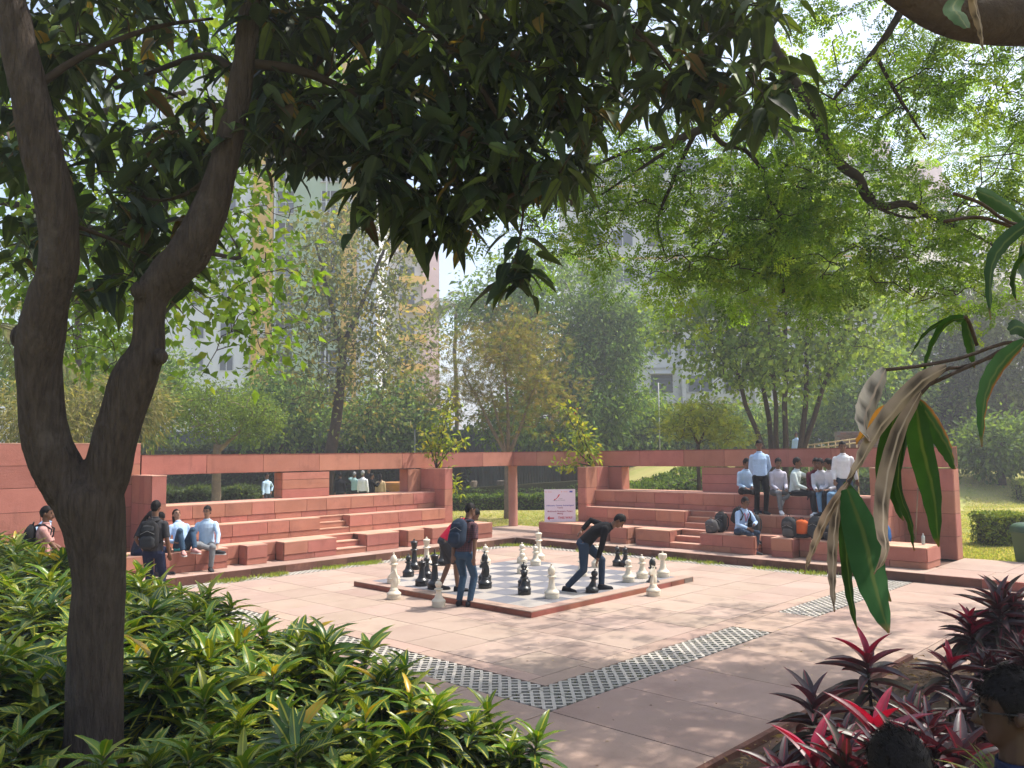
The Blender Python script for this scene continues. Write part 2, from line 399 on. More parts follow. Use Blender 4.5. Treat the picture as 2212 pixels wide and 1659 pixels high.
for q in range(6):
    a0, a1 = B0 + q * .8, B0 + (q + 1) * .8; g = .002
    last = q == 5
    piece('edge_stone', (a0 + g, -B1, -.005), (a1 - g, -B1 + .014, .084), M_['stone_dark'], board); piece('edge_stone', (a0 + g, -B0 - .014, -.005), (a1 - g, -B0, .084), M_['stone'], board)
    piece('edge_stone', (B0, -a1 + g + (.014 if last else 0), -.005), (B0 + .014, -a0 - g - (0 if q else .014), .084), M_['stone'], board)
    if q: piece('edge_stone', (B1 - .014, -a1 + g + (.014 if last else 0), -.005), (B1, -a0 - g, .084), M_['stone_dark'], board)
piece('edge_stone', (B1 - .03, -B0 - .30, -.005), (B1 - .006, -B0 - .014, .084), M_['rock'], board, label='broken edge showing rough masonry')
piece('edge_stone', (B1 - .014, -B0 - .8 + .01, -.005), (B1, -B0 - .34, .084), M_['stone_dark'], board)

# ------------------------------------------------------------------ walkway
walk = empty('walkway', (0, 0, 0), kind='structure')
piece('bed', (-3.12, -14, -.05), (-.02, 3.12, ZK - .03), M_['grout'], walk); piece('bed', (-.02, .02, -.05), (17.0, 3.12, ZK - .031), M_['grout'], walk)
slabs(-1.15, -.06, -14, 1.2, 1, 15, M_['pave_red'], walk, ZK); slabs(-.06, 17, .06, 1.15, 17, 1, M_['pave_red'], walk, ZK)
slabs(-3.1, -1.15, -.9, 3.1, 2, 4, M_['pave'], walk, ZK); slabs(-1.15, .95, 1.2, 3.1, 2, 2, M_['pave'], walk, ZK)
slabs(10.9, 17, 1.15, 3.1, 5, 2, M_['pave'], walk, ZK)
for i in range(17):
    piece('kerb_stone', (-.06, -14 + i * .82 + .003, -.03), (random.uniform(-.004, .006), -14 + (i + 1) * .82 - .003, ZK + .003), M_['kerb'], walk)
    piece('kerb_stone', (.02 + i * 1.0, random.uniform(-.006, .004), -.03), (.02 + (i + 1) * 1.0 - .005, .06, ZK + .003), M_['kerb'] if i < 12 else M_['stone_dark'], walk)

# ------------------------------------------------------------------ seating wings
def wb(side, s0, s1, d0, d1, z0, z1):
    """box along a wing (s along it from the corner, d into it) -> world corners"""
    if side == 'L': return (-d1, -s1, z0), (-d0, -s0, z1)
    return (s0, d0, z0), (s1, d1, z1)
def cuts(a, b, ln, jit=.18):
    k = max(1, int(round((b - a) / ln))); e = [a + (b - a) * i / k for i in range(k + 1)]
    for i in range(1, k): e[i] += random.uniform(-jit, jit) * (b - a) / k
    return e
def front(parent, side, s0, s1, d, rows, ln=.75, mat='stone', t=.02, nm='stone_panel'):
    """rows: (z0, z1, proud)"""
    for z0, z1, pr in rows:
        e = cuts(s0, s1, ln)
        for a, b in zip(e[:-1], e[1:]):
            piece(nm, *wb(side, a + .006, b - .006, d - pr, d + t, z0 + .006, z1 - .004), M_[mat], parent)
def flank(parent, side, s, d0, d1, rows, sign, ln=.5, mat='stone', t=.02):
    """face looking along the wing; sign +1 looks away from the corner"""
    for z0, z1, pr in rows:
        e = cuts(d0, d1, ln)
        for a, b in zip(e[:-1], e[1:]):
            sa, sb = (s - t, s + pr) if sign > 0 else (s - pr, s + t)
            piece('stone_panel', *wb(side, sa, sb, a + .006, b - .006, z0 + .006, z1 - .004), M_[mat], parent)
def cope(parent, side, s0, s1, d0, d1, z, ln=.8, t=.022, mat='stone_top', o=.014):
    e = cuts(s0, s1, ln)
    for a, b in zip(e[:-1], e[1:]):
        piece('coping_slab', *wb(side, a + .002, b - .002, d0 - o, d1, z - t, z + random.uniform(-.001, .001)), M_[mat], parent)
def rows(z0, z1): return [(z0, z0 + .14, .004), (z0 + .14, z1 - .022, .016)]
Z1, Z2, Z3, ZB, ZT = .60, 1.04, 1.50, 2.19, 2.65
D1, DR, D2, D3, DW, DE = .65, 1.0, 1.5, 1.95, 2.6, 3.0
BLK = [(.32, 2.62), (2.9, 3.45), (3.75, 4.77), (5.67, 7.1), (7.53, 8.03), (8.48, 10.87)]
def wing(side):
    nm = 'left' if side == 'L' else 'right'
    loc = (-1.5, -5.5, ZK) if side == 'L' else (5.5, 1.5, ZK)
    other = ' behind the croton hedge side' if side == 'L' else ''
    t = empty('stepped_seating', loc, label='stepped red sandstone seating on the left, with small stairs and projecting blocks' if side == 'L' else 'stepped red sandstone seating on the right, where the students sit with their bags', cat='seating', group='the two wings of stepped seating')
    # lowest tier
    for a, b in ((.33, 4.80), (5.66, 10.86)):
        piece('core', *wb(side, a + .02, b - .02, DR + .018, D2 + .05, ZK - .01, Z1 - .02), M_['joint'], t)
    piece('core', *wb(side, 4.78, 5.68, 1.22, D2 + .05, ZK - .01, Z1 - .021), M_['joint'], t)
    for a, b in BLK:
        piece('core', *wb(side, a + .018, b - .018, D1 + .018, DR + .04, ZK - .01, Z1 - .0205), M_['joint'], t)
        front(t, side, a, b, D1, rows(ZK, Z1), .95)
        flank(t, side, b, D1 + .02, DR if b < 10 else D2, rows(ZK, Z1), 1, .6); flank(t, side, a, D1 + .02, DR if a > 1 else D2, rows(ZK, Z1), -1, .6)
        cope(t, side, a - .008, b + .008, D1, DR + .0, Z1, 1.1)
    for (a, b) in zip([k[1] for k in BLK[:-1]], [k[0] for k in BLK[1:]]):
        if a < 5 < b: continue
        front(t, side, a + .02, b - .02, DR, rows(ZK, Z1), .6)
    cope(t, side, .32, 4.79, DR + .002, D2 + .02, Z1, .9, o=0); cope(t, side, 5.67, 10.87, DR + .002, D2 + .02, Z1, .9, o=0); cope(t, side, 4.79, 5.67, 1.215, D2 + .02, Z1, .9, o=.01)
    for i in range(2):      # lower steps
        z = ZK + .1443 * (i + 1); d = D1 + .01 + .28 * i
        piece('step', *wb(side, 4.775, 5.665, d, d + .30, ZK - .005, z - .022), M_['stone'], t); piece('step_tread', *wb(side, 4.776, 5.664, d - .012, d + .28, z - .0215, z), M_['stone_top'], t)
    piece('step', *wb(side, 4.795, 5.66, 1.212, 1.24, ZK, Z1 - .0225), M_['stone'], t)
    # second tier
    for a, b in ((1.4, 4.7), (5.6, 9.5)):
        piece('core', *wb(side, a + .02, b - .02, D2 + .018, D3 + .05, Z1 - .01, Z2 - .02), M_['joint'], t)
        front(t, side, a, b, D2, rows(Z1, Z2), .78)
        flank(t, side, b, D2 + .02, D3, rows(Z1, Z2), 1, .6); flank(t, side, a, D2 + .02, D3, rows(Z1, Z2), -1, .6)
        cope(t, side, a, b, D2, D3 + .02, Z2, .85)
    for i in range(3):
        z = Z1 + .1466 * (i + 1); d = D2 + .01 + .15 * i
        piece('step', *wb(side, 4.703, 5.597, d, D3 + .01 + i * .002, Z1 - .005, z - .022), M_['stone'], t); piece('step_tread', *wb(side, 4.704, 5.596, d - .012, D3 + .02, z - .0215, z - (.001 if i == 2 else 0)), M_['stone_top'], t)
    # top tier and sill
    piece('core', *wb(side, 1.42, 9.48, D3 + .018, DE - .02, Z2 - .01, Z3 - .02), M_['joint'], t)
    front(t, side, 1.4, 9.5, D3, rows(Z2, Z3), .72)
    cope(t, side, 1.402, 9.498, D3, DE + .02, Z3, .8)
    piece('back_wall', *wb(side, 1.42, 9.48, DE - .02, DE - .001, .1, Z3 - .03), M_['stone'], t)
    # the wall with its beam and piers
    loc = (-2.8, -3.5, ZK) if side == 'L' else (3.5, 2.8, ZK)
    w = empty('sandstone_wall', loc, label='red sandstone wall with long beam and openings behind the left seating, tall at its left end' if side == 'L' else 'red sandstone wall with long beam and openings behind the right seating', cat='wall', group='the two walls behind the seating')
    bs0, bs1 = (-2.6, 9.62) if side == 'L' else (-3.0, 10.9)
    piece('beam', *wb(side, bs0 + .01, bs1 - .01, DW + .016, DE - .016, ZB + .004, ZT - .02), M_['joint'], w)
    front(w, side, bs0, bs1, DW, [(ZB, ZT - .02, .004)], 1.45, 'stone', .022, 'beam_panel')
    front(w, side, bs0, bs1, DE - .02, [(ZB, ZT - .02, -.001)], 1.9, 'stone', .022, 'beam_panel')
    e = cuts(bs0, bs1, 1.5)
    for a, b in zip(e[:-1], e[1:]):
        piece('beam_panel', *wb(side, a + .002, b - .002, DW, DE, ZB - .004, ZB + .003), M_['stone'], w); piece('coping_slab', *wb(side, a + .002, b - .002, DW - .008, DE + .006, ZT - .02, ZT), M_['stone_dark'], w)
    def solid(a, b, d0, d1, z0, z1, hs, ln, ends=(1, 1), ct=True, lf=.45, mat='stone'):
        piece('core', *wb(side, a + .016, b - .016, d0 + .016, d1 - .002, z0, z1 - .02), M_['joint'], w)
        rr = []; z = z0
        for h in hs: rr.append((z, min(z + h, z1 - .02), .003)); z += h
        front(w, side, a + .0, b - .0, d0, rr, ln, mat)
        if ends[0]: flank(w, side, a, d0 + .022, d1, rr, -1, lf, mat)
        if ends[1]: flank(w, side, b, d0 + .022, d1, rr, 1, lf, mat)
        if ct: cope(w, side, a - .004, b + .004, d0, d1, z1, 1.2, o=.006)
    # low pier near the corner, with a planter top
    solid(1.1, 1.4, D2, DW - .006, ZK, ZB - .006, [.47, .47, .47, .6], .6)
    solid(1.11, 1.88, DW, DE - .002, ZK, ZB - .005, [1.33, .7], .9, ct=False)
    solid(4.6, 6.03, DW, DE - .002, Z3 + .001, ZB - .005, [.23, .24, .3], 1.6, ct=False)
    solid(9.5, 9.82, D2, DW - .006, ZK, ZB + .01, [.47, .47, .47, .6], .6, lf=.4)
    if side == 'L':
        solid(9.47, 9.615, DW + .003, DE - .003, ZK, ZB - .007, [1.33, .7], .3, ct=False)
        solid(9.64, 14.6, DW + .002, DE, ZK, 2.92, [.42, .47, .43, .50, .46, .5], .95, lf=.5, mat='stone')
    else:
        solid(9.50, 10.9, DW + .002, DE - .001, ZK, ZB - .006, [.5, .5, .5, .6], .6, ct=False, lf=.5)
    return t
wing('L'); wing('R')
MB().lathe([(.165, 0), (.163, .02), (.155, .05), (.152, 1.96), (.165, 1.99), (.165, ZB - .006 - ZK)], 28, (-2.8, 2.8, ZK)).build('round_column', mk('column_stone', (.45, .22, .17), (.38, .17, .13), 2, .85, .2, .2, 30, stain=(.25, .11, .08), sscale=2.4), label='slim round pink stone column under the corner of the beams', cat='column')
# stick leaning in the corner of the right wall, drink bottle beside it
MB().tube([(10.22, 2.06, Z1 + .005), (10.2, 2.3, 1.2), (10.16, 2.585, 1.72)], .016, 8).build('wooden_stick', M_['wood'], label='thin wooden stick leaning in the corner of the right wall', cat='stick')
# ------------------------------------------------------------------ foliage engine
def nrm(a): return a / np.maximum(np.linalg.norm(a, axis=-1, keepdims=True), 1e-9)
def hero(k=6, curl=.25, fold=.12, wave=0.0, wpow=.8, taper=.55):
    """leaf template: k steps along, two halves; x along 0..1, y across -.5...5"""
    v, f, uv = [], [], []
    for i in range(k + 1):
        u = i / k
        w = (math.sin(math.pi * min(1, (u * .94 + .03)) ** taper) ** wpow) if i < k else .02
        w = max(w, .06 if i == 0 else .02)
        z = -curl * u * u
        for s in (-1, 0, 1):
            wv = wave * math.sin(u * 17 + s * 1.3) if s else 0
            v.append((u, s * .5 * w, z + (fold * w * abs(s) * .5) + wv)); uv.append((u, s * .5 * w, 0))
    for i in range(k):
        a = i * 3
        f += [(a, a + 3, a + 4, a + 1), (a + 1, a + 4, a + 5, a + 2)]
    return np.array(v), np.array(f), np.array(uv)
DIAMOND = (np.array([(0, 0, 0), (.45, -.5, .05), (1, 0, -.08), (.45, .5, .05)]), np.array([(0, 1, 2, 3)]), np.array([(0, 0, 0), (.45, -.5, 0), (1, 0, 0), (.45, .5, 0)]))
FOLD = (np.array([(0, 0, 0), (.42, -.5, .07), (1, 0, -.18), (.45, 0, -.02), (.42, .5, .07)]), np.array([(0, 1, 2, 3), (0, 3, 2, 4)]), np.array([(0, 0, 0), (.42, -.5, 0), (1, 0, 0), (.45, 0, 0), (.42, .5, 0)]))
def pinnate(k=7, w=.34):
    """a feathery spray: k pairs of leaflets on a rib"""
    v, f = [], []
    for i in range(k):
        u = .1 + .85 * i / (k - 1); l = w * (1 - .5 * abs(u - .5))
        for s in (-1, 1):
            b = len(v); du = .075
            v += [(u, 0, 0), (u - du * .1, s * l * .55, .02), (u + du * .9, s * l, -.03), (u + du * 1.5, s * l * .5, .015)]
            f.append((b, b + 1, b + 2, b + 3))
    return np.array(v), np.array(f), np.array(v) * np.array([1, 1, 0])
def bipinnate(np_=3, k=4):
    """a loose spray of small leaflets on a few side ribs"""
    v, f = [], []; r = np.random.default_rng(5)
    for i in range(np_):
        u0 = .15 + .3 * i
        for s in (-1, 1):
            ang = s * r.uniform(.6, 1.1); ln = r.uniform(.34, .48); dx, dy = math.cos(ang), math.sin(ang)
            for j in range(k):
                t = (j + .7) / k * ln; bx, by = u0 + dx * t, dy * t; q = -.12 * t
                for w in (-1, 1):
                    a2 = ang + w * r.uniform(.5, 1.0); lx, ly = math.cos(a2), math.sin(a2); l = r.uniform(.13, .19); wd = l * .26; b = len(v)
                    v += [(bx, by, q), (bx + lx * l * .6 - ly * wd, by + ly * l * .6 + lx * wd, q + .03), (bx + lx * l, by + ly * l, q - .03), (bx + lx * l * .6 + ly * wd, by + ly * l * .6 - lx * wd, q + .03)]
                    f.append((b, b + 1, b + 2, b + 3))
    return np.array(v), np.array(f), np.array(v) * np.array([1, 1, 0])
BIP = bipinnate()
PINN = pinnate()
def leaf_mesh(name, P, D, Nn, L, W, tmpl, col, mat):
    tv, tf, tuv = tmpl; n, k = len(P), len(tv)
    P = np.asarray(P, float); D = nrm(np.asarray(D, float)); S = nrm(np.cross(D, np.asarray(Nn, float))); U = np.cross(S, D)
    L = np.broadcast_to(np.asarray(L, float), (n,)); W = np.broadcast_to(np.asarray(W, float), (n,))
    V = P[:, None] + D[:, None] * (tv[None, :, 0:1] * L[:, None, None]) - S[:, None] * (tv[None, :, 1:2] * W[:, None, None]) + U[:, None] * (tv[None, :, 2:3] * L[:, None, None])
    F = (tf[None] + (np.arange(n) * k)[:, None, None]).reshape(-1, 4)
    me = bpy.data.meshes.new(name); me.vertices.add(n * k); me.vertices.foreach_set('co', V.astype(np.float32).ravel())
    me.loops.add(len(F) * 4); me.loops.foreach_set('vertex_index', F.astype(np.int32).ravel())
    me.polygons.add(len(F)); me.polygons.foreach_set('loop_start', (np.arange(len(F)) * 4).astype(np.int32))
    me.polygons.foreach_set('use_smooth', np.ones(len(F), bool)); me.update()
    c = np.ones((n, k, 4), np.float32); c[:, :, :3] = np.asarray(col)[:, None, :3]
    if np.asarray(col).shape[1] > 3: c[:, :, 3] = np.asarray(col)[:, None, 3]
    a = me.attributes.new('col', 'FLOAT_COLOR', 'POINT'); a.data.foreach_set('color', c.ravel())
    if k > 5:
        uv = np.broadcast_to(tuv[None], (n, k, 3)).astype(np.float32); b = me.attributes.new('luv', 'FLOAT_VECTOR', 'POINT'); b.data.foreach_set('vector', np.ascontiguousarray(uv).ravel())
    me.materials.append(mat); return me
def pal(n, cols, wts=None, jit=.18):
    """n leaf colours picked from a few, each a little lighter or darker"""
    cols = np.array(cols, float); i = rng.choice(len(cols), n, p=wts)
    return cols[i] * (1 + jit * rng.standard_normal((n, 1))).clip(.4, 1.8)
def tubes(name, lines, sides, mat, parent=None, world=True):
    mb = MB()
    for pts, rad, sd_ in lines: mb.tube(pts, rad, sd_ or sides)
    return obj(name, mb.mesh(name, True), mat, parent, world=world and parent is not None)
def grow(trunks, targets, r_tip=.012, wob=.18, bend=.25, kf=.55):
    """trunks: polylines (points, radii). Every target is joined to the nearest wood by a bent limb. Returns tube list."""
    lines = [(p, r, 9) for p, r in trunks]
    npos, nrad = [], []
    for p, r in trunks:
        k0 = int(len(p) * .35)
        for q, rr in list(zip(p, r))[k0:]: npos.append(np.array(q)); nrad.append(rr)
    base = np.array(trunks[0][0][-1])
    order = np.argsort(np.linalg.norm(np.asarray(targets) - base, axis=1))
    for i in order:
        t = np.asarray(targets[i]); A = np.array(npos); dv = t - A
        cost = np.linalg.norm(dv, axis=1) + .6 * np.maximum(0, -dv[:, 2]); j = int(np.argmin(cost))
        a, d = A[j], t - A[j]; ln = np.linalg.norm(d)
        if ln < .05: continue
        r0 = max(r_tip * 1.3, min(nrad[j] * .75, kf * .035 * ln + r_tip))
        pts = [a]
        m = 4
        for q in range(1, m + 1):
            u = q / m
            p = a + d * u + np.array([0, 0, bend * ln * math.sin(math.pi * u) * .5]) + rng.standard_normal(3) * wob * ln * .16 * (u < 1)
            pts.append(p)
        rad = [r0 + (r_tip - r0) * (q / m) for q in range(m + 1)]
        lines.append((pts, rad, 5))
        for q in range(1, m + 1): npos.append(pts[q]); nrad.append(rad[q])
    return lines
def shell_pts(ells, n, inner=.45):
    """points inside ellipsoids (centre, radii), crowded towards the surface"""
    vol = np.array([np.prod(e[1]) for e in ells]) ** .8; out = []
    cnt = rng.multinomial(n, vol / vol.sum())
    for (c, r), k in zip(ells, cnt):
        d = nrm(rng.standard_normal((k, 3))); u = (inner ** 3 + (1 - inner ** 3) * rng.random((k, 1))) ** (1 / 3)
        out.append(np.array(c) + d * u * np.array(r) * (1 + .12 * rng.standard_normal((k, 1))))
    return np.concatenate(out)
def crown(targets, per, sig, L, W, cols, wts, tmpl, mat, droop=.5, up=.6, jit=.2, lj=.25):
    t = np.repeat(np.asarray(targets), per, 0); n = len(t)
    sg = np.asarray(sig) if hasattr(sig, '__len__') else np.array([sig, sig, sig * .75])
    off = rng.standard_normal((n, 3)) * sg
    P = t + off; D = nrm(off / sg + rng.standard_normal((n, 3)) * .8 + np.array([0, 0, -droop]))
    Nn = nrm(rng.standard_normal((n, 3)) * .6 + np.array([0, 0, up]))
    l = L * (1 + lj * rng.standard_normal(n)).clip(.5, 1.7)
    return leaf_mesh('crown', P, D, Nn, l, l * W, tmpl, pal(n, cols, wts, jit), mat)
LM = leafmat('leaf_soft', .46, .6, .15, tint=(1.6, 1.5, .55))
LM_fine = leafmat('leaf_fine', .6, .6, .12, tint=(1.5, 1.4, .5))
LM_mango = leafmat('leaf_mango', .30, .5, .2, vein=(.045, .065, .028))
LM_croton = leafmat('leaf_croton', .30, .33, .5, tint=(1.3, 1.3, .35), vein=(.42, .40, .05), stripes=True)
LM_cord = leafmat('leaf_cordyline', .25, .4, .45, tint=(1.7, .35, .55), vein=(.20, .045, .06))
def tree(name, label, base, trunks, targets, bark, crown_args, cat='tree', group=None, sub=None, **gk):
    """a tree: trunk with limbs, and a crown of leaves"""
    t = empty(name, base, label=label, cat=cat, group=group)
    lines = grow(trunks, targets, **gk)
    tubes('trunk', lines, 8, bark, t)
    obj('crown', crown(targets, **crown_args), None, t, world=True)
    return t
def trunk_to(base, top, r0, r1, k=6, wob=.06, bow=(0, 0, 0)):
    a, b = np.array(base, float), np.array(top, float); ln = np.linalg.norm(b - a); pts, rad = [], []
    for i in range(k + 1):
        u = i / k
        pts.append(a + (b - a) * u + np.array(bow) * math.sin(math.pi * u) + rng.standard_normal(3) * wob * ln * .12 * (0 < i < k)); rad.append(r0 + (r1 - r0) * u ** .8)
    return pts, rad
def E(x, y, d, rx, ry, rf=None):
    """crown ellipsoid seen at (x, y), d metres ahead, with half width / half height in photo pixels"""
    s = d / FPX; c = at(x, y, d); rf = rf or rx * s * .85
    return (np.array(c), np.array([rx * s * .87, rx * s * .87 if rf is None else (rx * s + rf) / 2, ry * s]))
def gbase(x, d, y0=None):
    """ground point below pixel column x, d metres ahead"""
    p = at(x, 985, d); z = float(ground_z(p.x, p.y)); return Vector((p.x, p.y, z))

# ------------------------------------------------------------------ mango tree in front, forked
DM = 5.0
def pxline(rows, d0, d1=None):
    pts, rad = [], []
    for i, (x, y, w) in enumerate(rows):
        d = d0 if d1 is None else d0 + (d1 - d0) * i / (len(rows) - 1)
        pts.append(np.array(at(x, y, d))); rad.append(w / 2 / FPX * d)
    return pts, rad
def cat_r(line, k=4):
    pts, rad = line
    q = catmull([np.append(p, r) for p, r in zip(pts, rad)], k)
    return [a[:3] for a in q], [max(.004, a[3]) for a in q]
tb = gbase(196, DM)
m_trunk = cat_r(([np.array((tb.x, tb.y, -.05)), np.array((tb.x, tb.y, .35))] + pxline([(200, 1640, 124), (207, 1400, 110), (214, 1250, 106), (206, 1150, 122), (193, 1085, 140), (188, 1050, 120), (185, 1015, 50)], DM)[0], [.34, .24] + pxline([(200, 1640, 124), (207, 1400, 110), (214, 1250, 106), (206, 1150, 122), (193, 1085, 140), (188, 1050, 120), (185, 1015, 50)], DM)[1]))
m_left = cat_r(pxline([(196, 1110, 100), (142, 1040, 104), (108, 975, 98), (92, 900, 92), (85, 800, 90), (88, 725, 96), (104, 650, 86), (128, 560, 78), (121, 450, 82), (96, 350, 84), (72, 240, 78), (50, 140, 74), (20, 0, 66), (-30, -180, 56), (-60, -420, 40)], DM, 4.6))
m_right = cat_r(pxline([(190, 1110, 100), (228, 1030, 96), (243, 970, 92), (262, 900, 92), (289, 820, 92), (318, 755, 74), (322, 690, 64), (330, 635, 70), (368, 590, 84), (415, 535, 88), (455, 450, 74), (484, 350, 60), (505, 250, 54), (525, 150, 48), (541, 0, 44), (556, -140, 38), (590, -380, 26)], DM, 5.2))
t = empty('mango_tree', (tb.x, tb.y, 0), label='big forked dark tree trunk at the left front with long hanging leaves overhead', cat='tree')
mt = [m_trunk, m_left, m_right]
knots = MB()
for x, y, r in ((47, 728, 24), (348, 770, 16), (232, 960, 24), (300, 628, 18)):
    c = at(x, y, DM - .02); s = r / FPX * DM; knots.ball(c, (s, s, s * 1.2), 10, 6)
for p_, r_ in mt: knots.tube(p_, r_, 18)
MV = voxel(knots, 'trunk', .016, 2, M_['bark'])
from mathutils import noise as mnoise
co = np.empty(len(MV.vertices) * 3, np.float32); MV.vertices.foreach_get('co', co); co = co.reshape(-1, 3); no = np.empty(len(MV.vertices) * 3, np.float32); MV.vertices.foreach_get('normal', no); no = no.reshape(-1, 3)
dsp = np.array([mnoise.noise((c[0] * 26, c[1] * 26, c[2] * 3.2)) * .55 + mnoise.noise((c[0] * 9, c[1] * 9, c[2] * 5)) * .6 + mnoise.noise((c[0] * 55, c[1] * 55, c[2] * 9)) * .3 for c in co.tolist()])
MV.vertices.foreach_set('co', (co + no * dsp[:, None] * .011).astype(np.float32).ravel()); MV.update(); obj('trunk', MV, None, t, world=True)
# the hanging canopy: limbs seen against the light, then whorls of leaves at their ends
def limb(rows, d0, d1): return cat_r(pxline(rows, d0, d1), 3)
m_limbs = [limb([(548, 138, 22), (640, 150, 20), (740, 190, 16), (860, 250, 12), (980, 310, 8)], 5.2, 5.8),
           limb([(520, 160, 20), (450, 120, 15), (370, 140, 12), (250, 190, 8)], 5.2, 6.2),
           limb([(541, 0, 22), (650, -40, 20), (800, -20, 17), (960, 90, 13), (1080, 260, 10), (1130, 420, 6), (1115, 560, 4)], 5.2, 5.4),
           limb([(541, -100, 22), (760, -160, 20), (1000, -120, 17), (1250, -20, 13), (1400, 90, 9), (1490, 210, 6)], 5.2, 5.0),
           limb([(480, 360, 14), (400, 420, 9), (320, 430, 6), (235, 380, 4)], 5.15, 5.9),
           limb([(60, 200, 20), (180, 120, 14), (330, 60, 10), (460, 40, 6)], 4.65, 5.5),
           limb([(140, 480, 12), (250, 520, 8), (340, 560, 5), (430, 600, 3)], 4.8, 6.0),
           limb([(556, -140, 22), (900, -330, 18), (1300, -350, 13), (1650, -200, 8)], 5.2, 4.6),
           limb([(556, -140, 22), (300, -350, 16), (40, -350, 12), (-250, -200, 8)], 5.2, 5.5),
           limb([(700, 170, 9), (820, 60, 8), (960, -10, 6)], 5.5, 6.2), limb([(800, 215, 8), (830, 330, 6), (900, 420, 5), (945, 470, 3)], 5.6, 6.0)]
dens = [ # photo boxes (x0, x1, y0, y1, number of leaf whorls, depth range)
    (560, 1060, -60, 330, 118, 5.0, 7.0), (560, 900, 200, 360, 36, 5.2, 6.6), (760, 1150, 250, 450, 46, 5.0, 6.2), (1000, 1330, -60, 300, 58, 4.8, 6.2), (1050, 1300, 280, 400, 16, 5.0, 6.0),
    (1300, 1680, -60, 110, 28, 4.8, 6.0), (1180, 1560, 60, 230, 20, 4.8, 6.0), (60, 560, -60, 330, 58, 5.0, 7.2), (120, 470, 280, 520, 30, 5.2, 6.6), (0, 120, 0, 560, 26, 5.2, 7.0), (180, 420, 480, 640, 12, 5.2, 6.2),
    (880, 1010, 420, 500, 12, 5.2, 6.0), (1095, 1160, 440, 610, 5, 5.2, 5.5), (1600, 1700, 100, 250, 8, 4.6, 5.2), (-300, 500, -500, -60, 70, 4.6, 7.0), (500, 1500, -600, -60, 150, 4.4, 7.0)]
T = []
for x0, x1, y0, y1, k, d0, d1 in dens:
    for _ in range(k): T.append(np.array(at(random.uniform(x0, x1), random.uniform(y0, y1), random.uniform(d0, d1))))
for _ in range(170):
    f = random.uniform(3.4, 7.0); T.append(np.array(c2w(random.uniform(-1.8, 1.4), f, 2.75 + .62 * f + random.uniform(.2, 1.3))))  # unseen whorls added overhead to shade the near part of the hedge
T = np.array(T)
lines = grow(m_limbs, T, r_tip=.004, wob=.3, bend=.3, kf=.35)
tubes('limb', lines, 6, M_['twig'], t)
def whorls(T, per, L, W, cols, wts, tmpl, mat, droop=.75, spread=1.0, sig=.06):
    Tt = np.repeat(T, per, 0); n = len(Tt)
    az = rng.random(n) * 2 * math.pi; D = np.stack([np.cos(az) * spread, np.sin(az) * spread, -droop * rng.uniform(.1, 1.7, n)], 1)
    P = Tt + rng.standard_normal((n, 3)) * sig; Nn = np.stack([np.cos(az) * .5, np.sin(az) * .5, np.ones(n)], 1) + rng.standard_normal((n, 3)) * .45
    l = L * (1 + .25 * rng.standard_normal(n)).clip(.5, 1.6)
    return leaf_mesh('crown', P, D, Nn, l, l * W * rng.uniform(.8, 1.2, n), tmpl, pal(n, cols, wts), mat)
H6 = hero(5, .22, .16, .012)
obj('crown', whorls(T, 9, .21, .36, [(.028, .046, .022), (.038, .062, .026), (.055, .088, .024), (.10, .15, .03), (.16, .11, .02), (.09, .06, .03)], [.34, .32, .16, .12, .03, .03], H6, LM_mango), None, t, world=True)  # the lighter yellow-green share has a backlit look put into its colour

# ------------------------------------------------------------------ rain tree overhanging from the right
rb = c2w(10.5, 9.5, 0)
t = empty('rain_tree', (rb.x, rb.y, 0), label='large overhanging tree with dark winding branches and fine feathery leaves at upper right', cat='tree')
top = c2w(8.6, 9.2, 8.2)
rt = [trunk_to(rb, top, .42, .30, 6)]
rl = [limb([(2900, -900, 90), (2400, -700, 70), (1950, -420, 52), (1720, -150, 44), (1650, 20, 40), (1640, 110, 34)], 9.2, 9.6),
      limb([(1645, 60, 30), (1705, 165, 27), (1760, 235, 26), (1778, 300, 24), (1815, 355, 22), (1855, 385, 22), (1872, 425, 20), (1905, 446, 18), (1960, 440, 15), (2010, 470, 12), (2090, 500, 7), (2170, 545, 4)], 9.6, 10.0),
      limb([(1640, 110, 28), (1625, 165, 24), (1590, 210, 22), (1545, 262, 20), (1490, 290, 18), (1420, 318, 14), (1350, 330, 9), (1280, 360, 5)], 9.6, 10.2),
      limb([(1530, 272, 12), (1560, 310, 11), (1610, 325, 10), (1650, 375, 9), (1660, 430, 7), (1690, 480, 5), (1650, 560, 3)], 9.9, 10.4),
      limb([(1990, -250, 26), (1960, -20, 18), (1925, 60, 16), (1890, 110, 14), (1840, 170, 10), (1800, 215, 6)], 9.2, 9.5),
      limb([(1890, 115, 9), (1930, 190, 8), (1970, 255, 6), (2000, 300, 4)], 9.4, 9.8), limb([(1880, 420, 9), (1900, 450, 8), (1960, 470, 6), (2010, 465, 4)], 9.8, 10.2),
      limb([(1440, 560, 3), (1420, 480, 6), (1450, 400, 8), (1480, 330, 10), (1500, 290, 12)], 10.4, 10.0),
      limb([(1300, 420, 4), (1390, 360, 7), (1480, 300, 10)], 10.3, 10.0),
      limb([(2700, -420, 150), (2480, -90, 130), (2330, 20, 118), (2200, 42, 108), (2080, 36, 96), (1990, 0, 84), (1900, -70, 74), (1780, -240, 60), (1600, -480, 40)], 4.3, 4.0)]
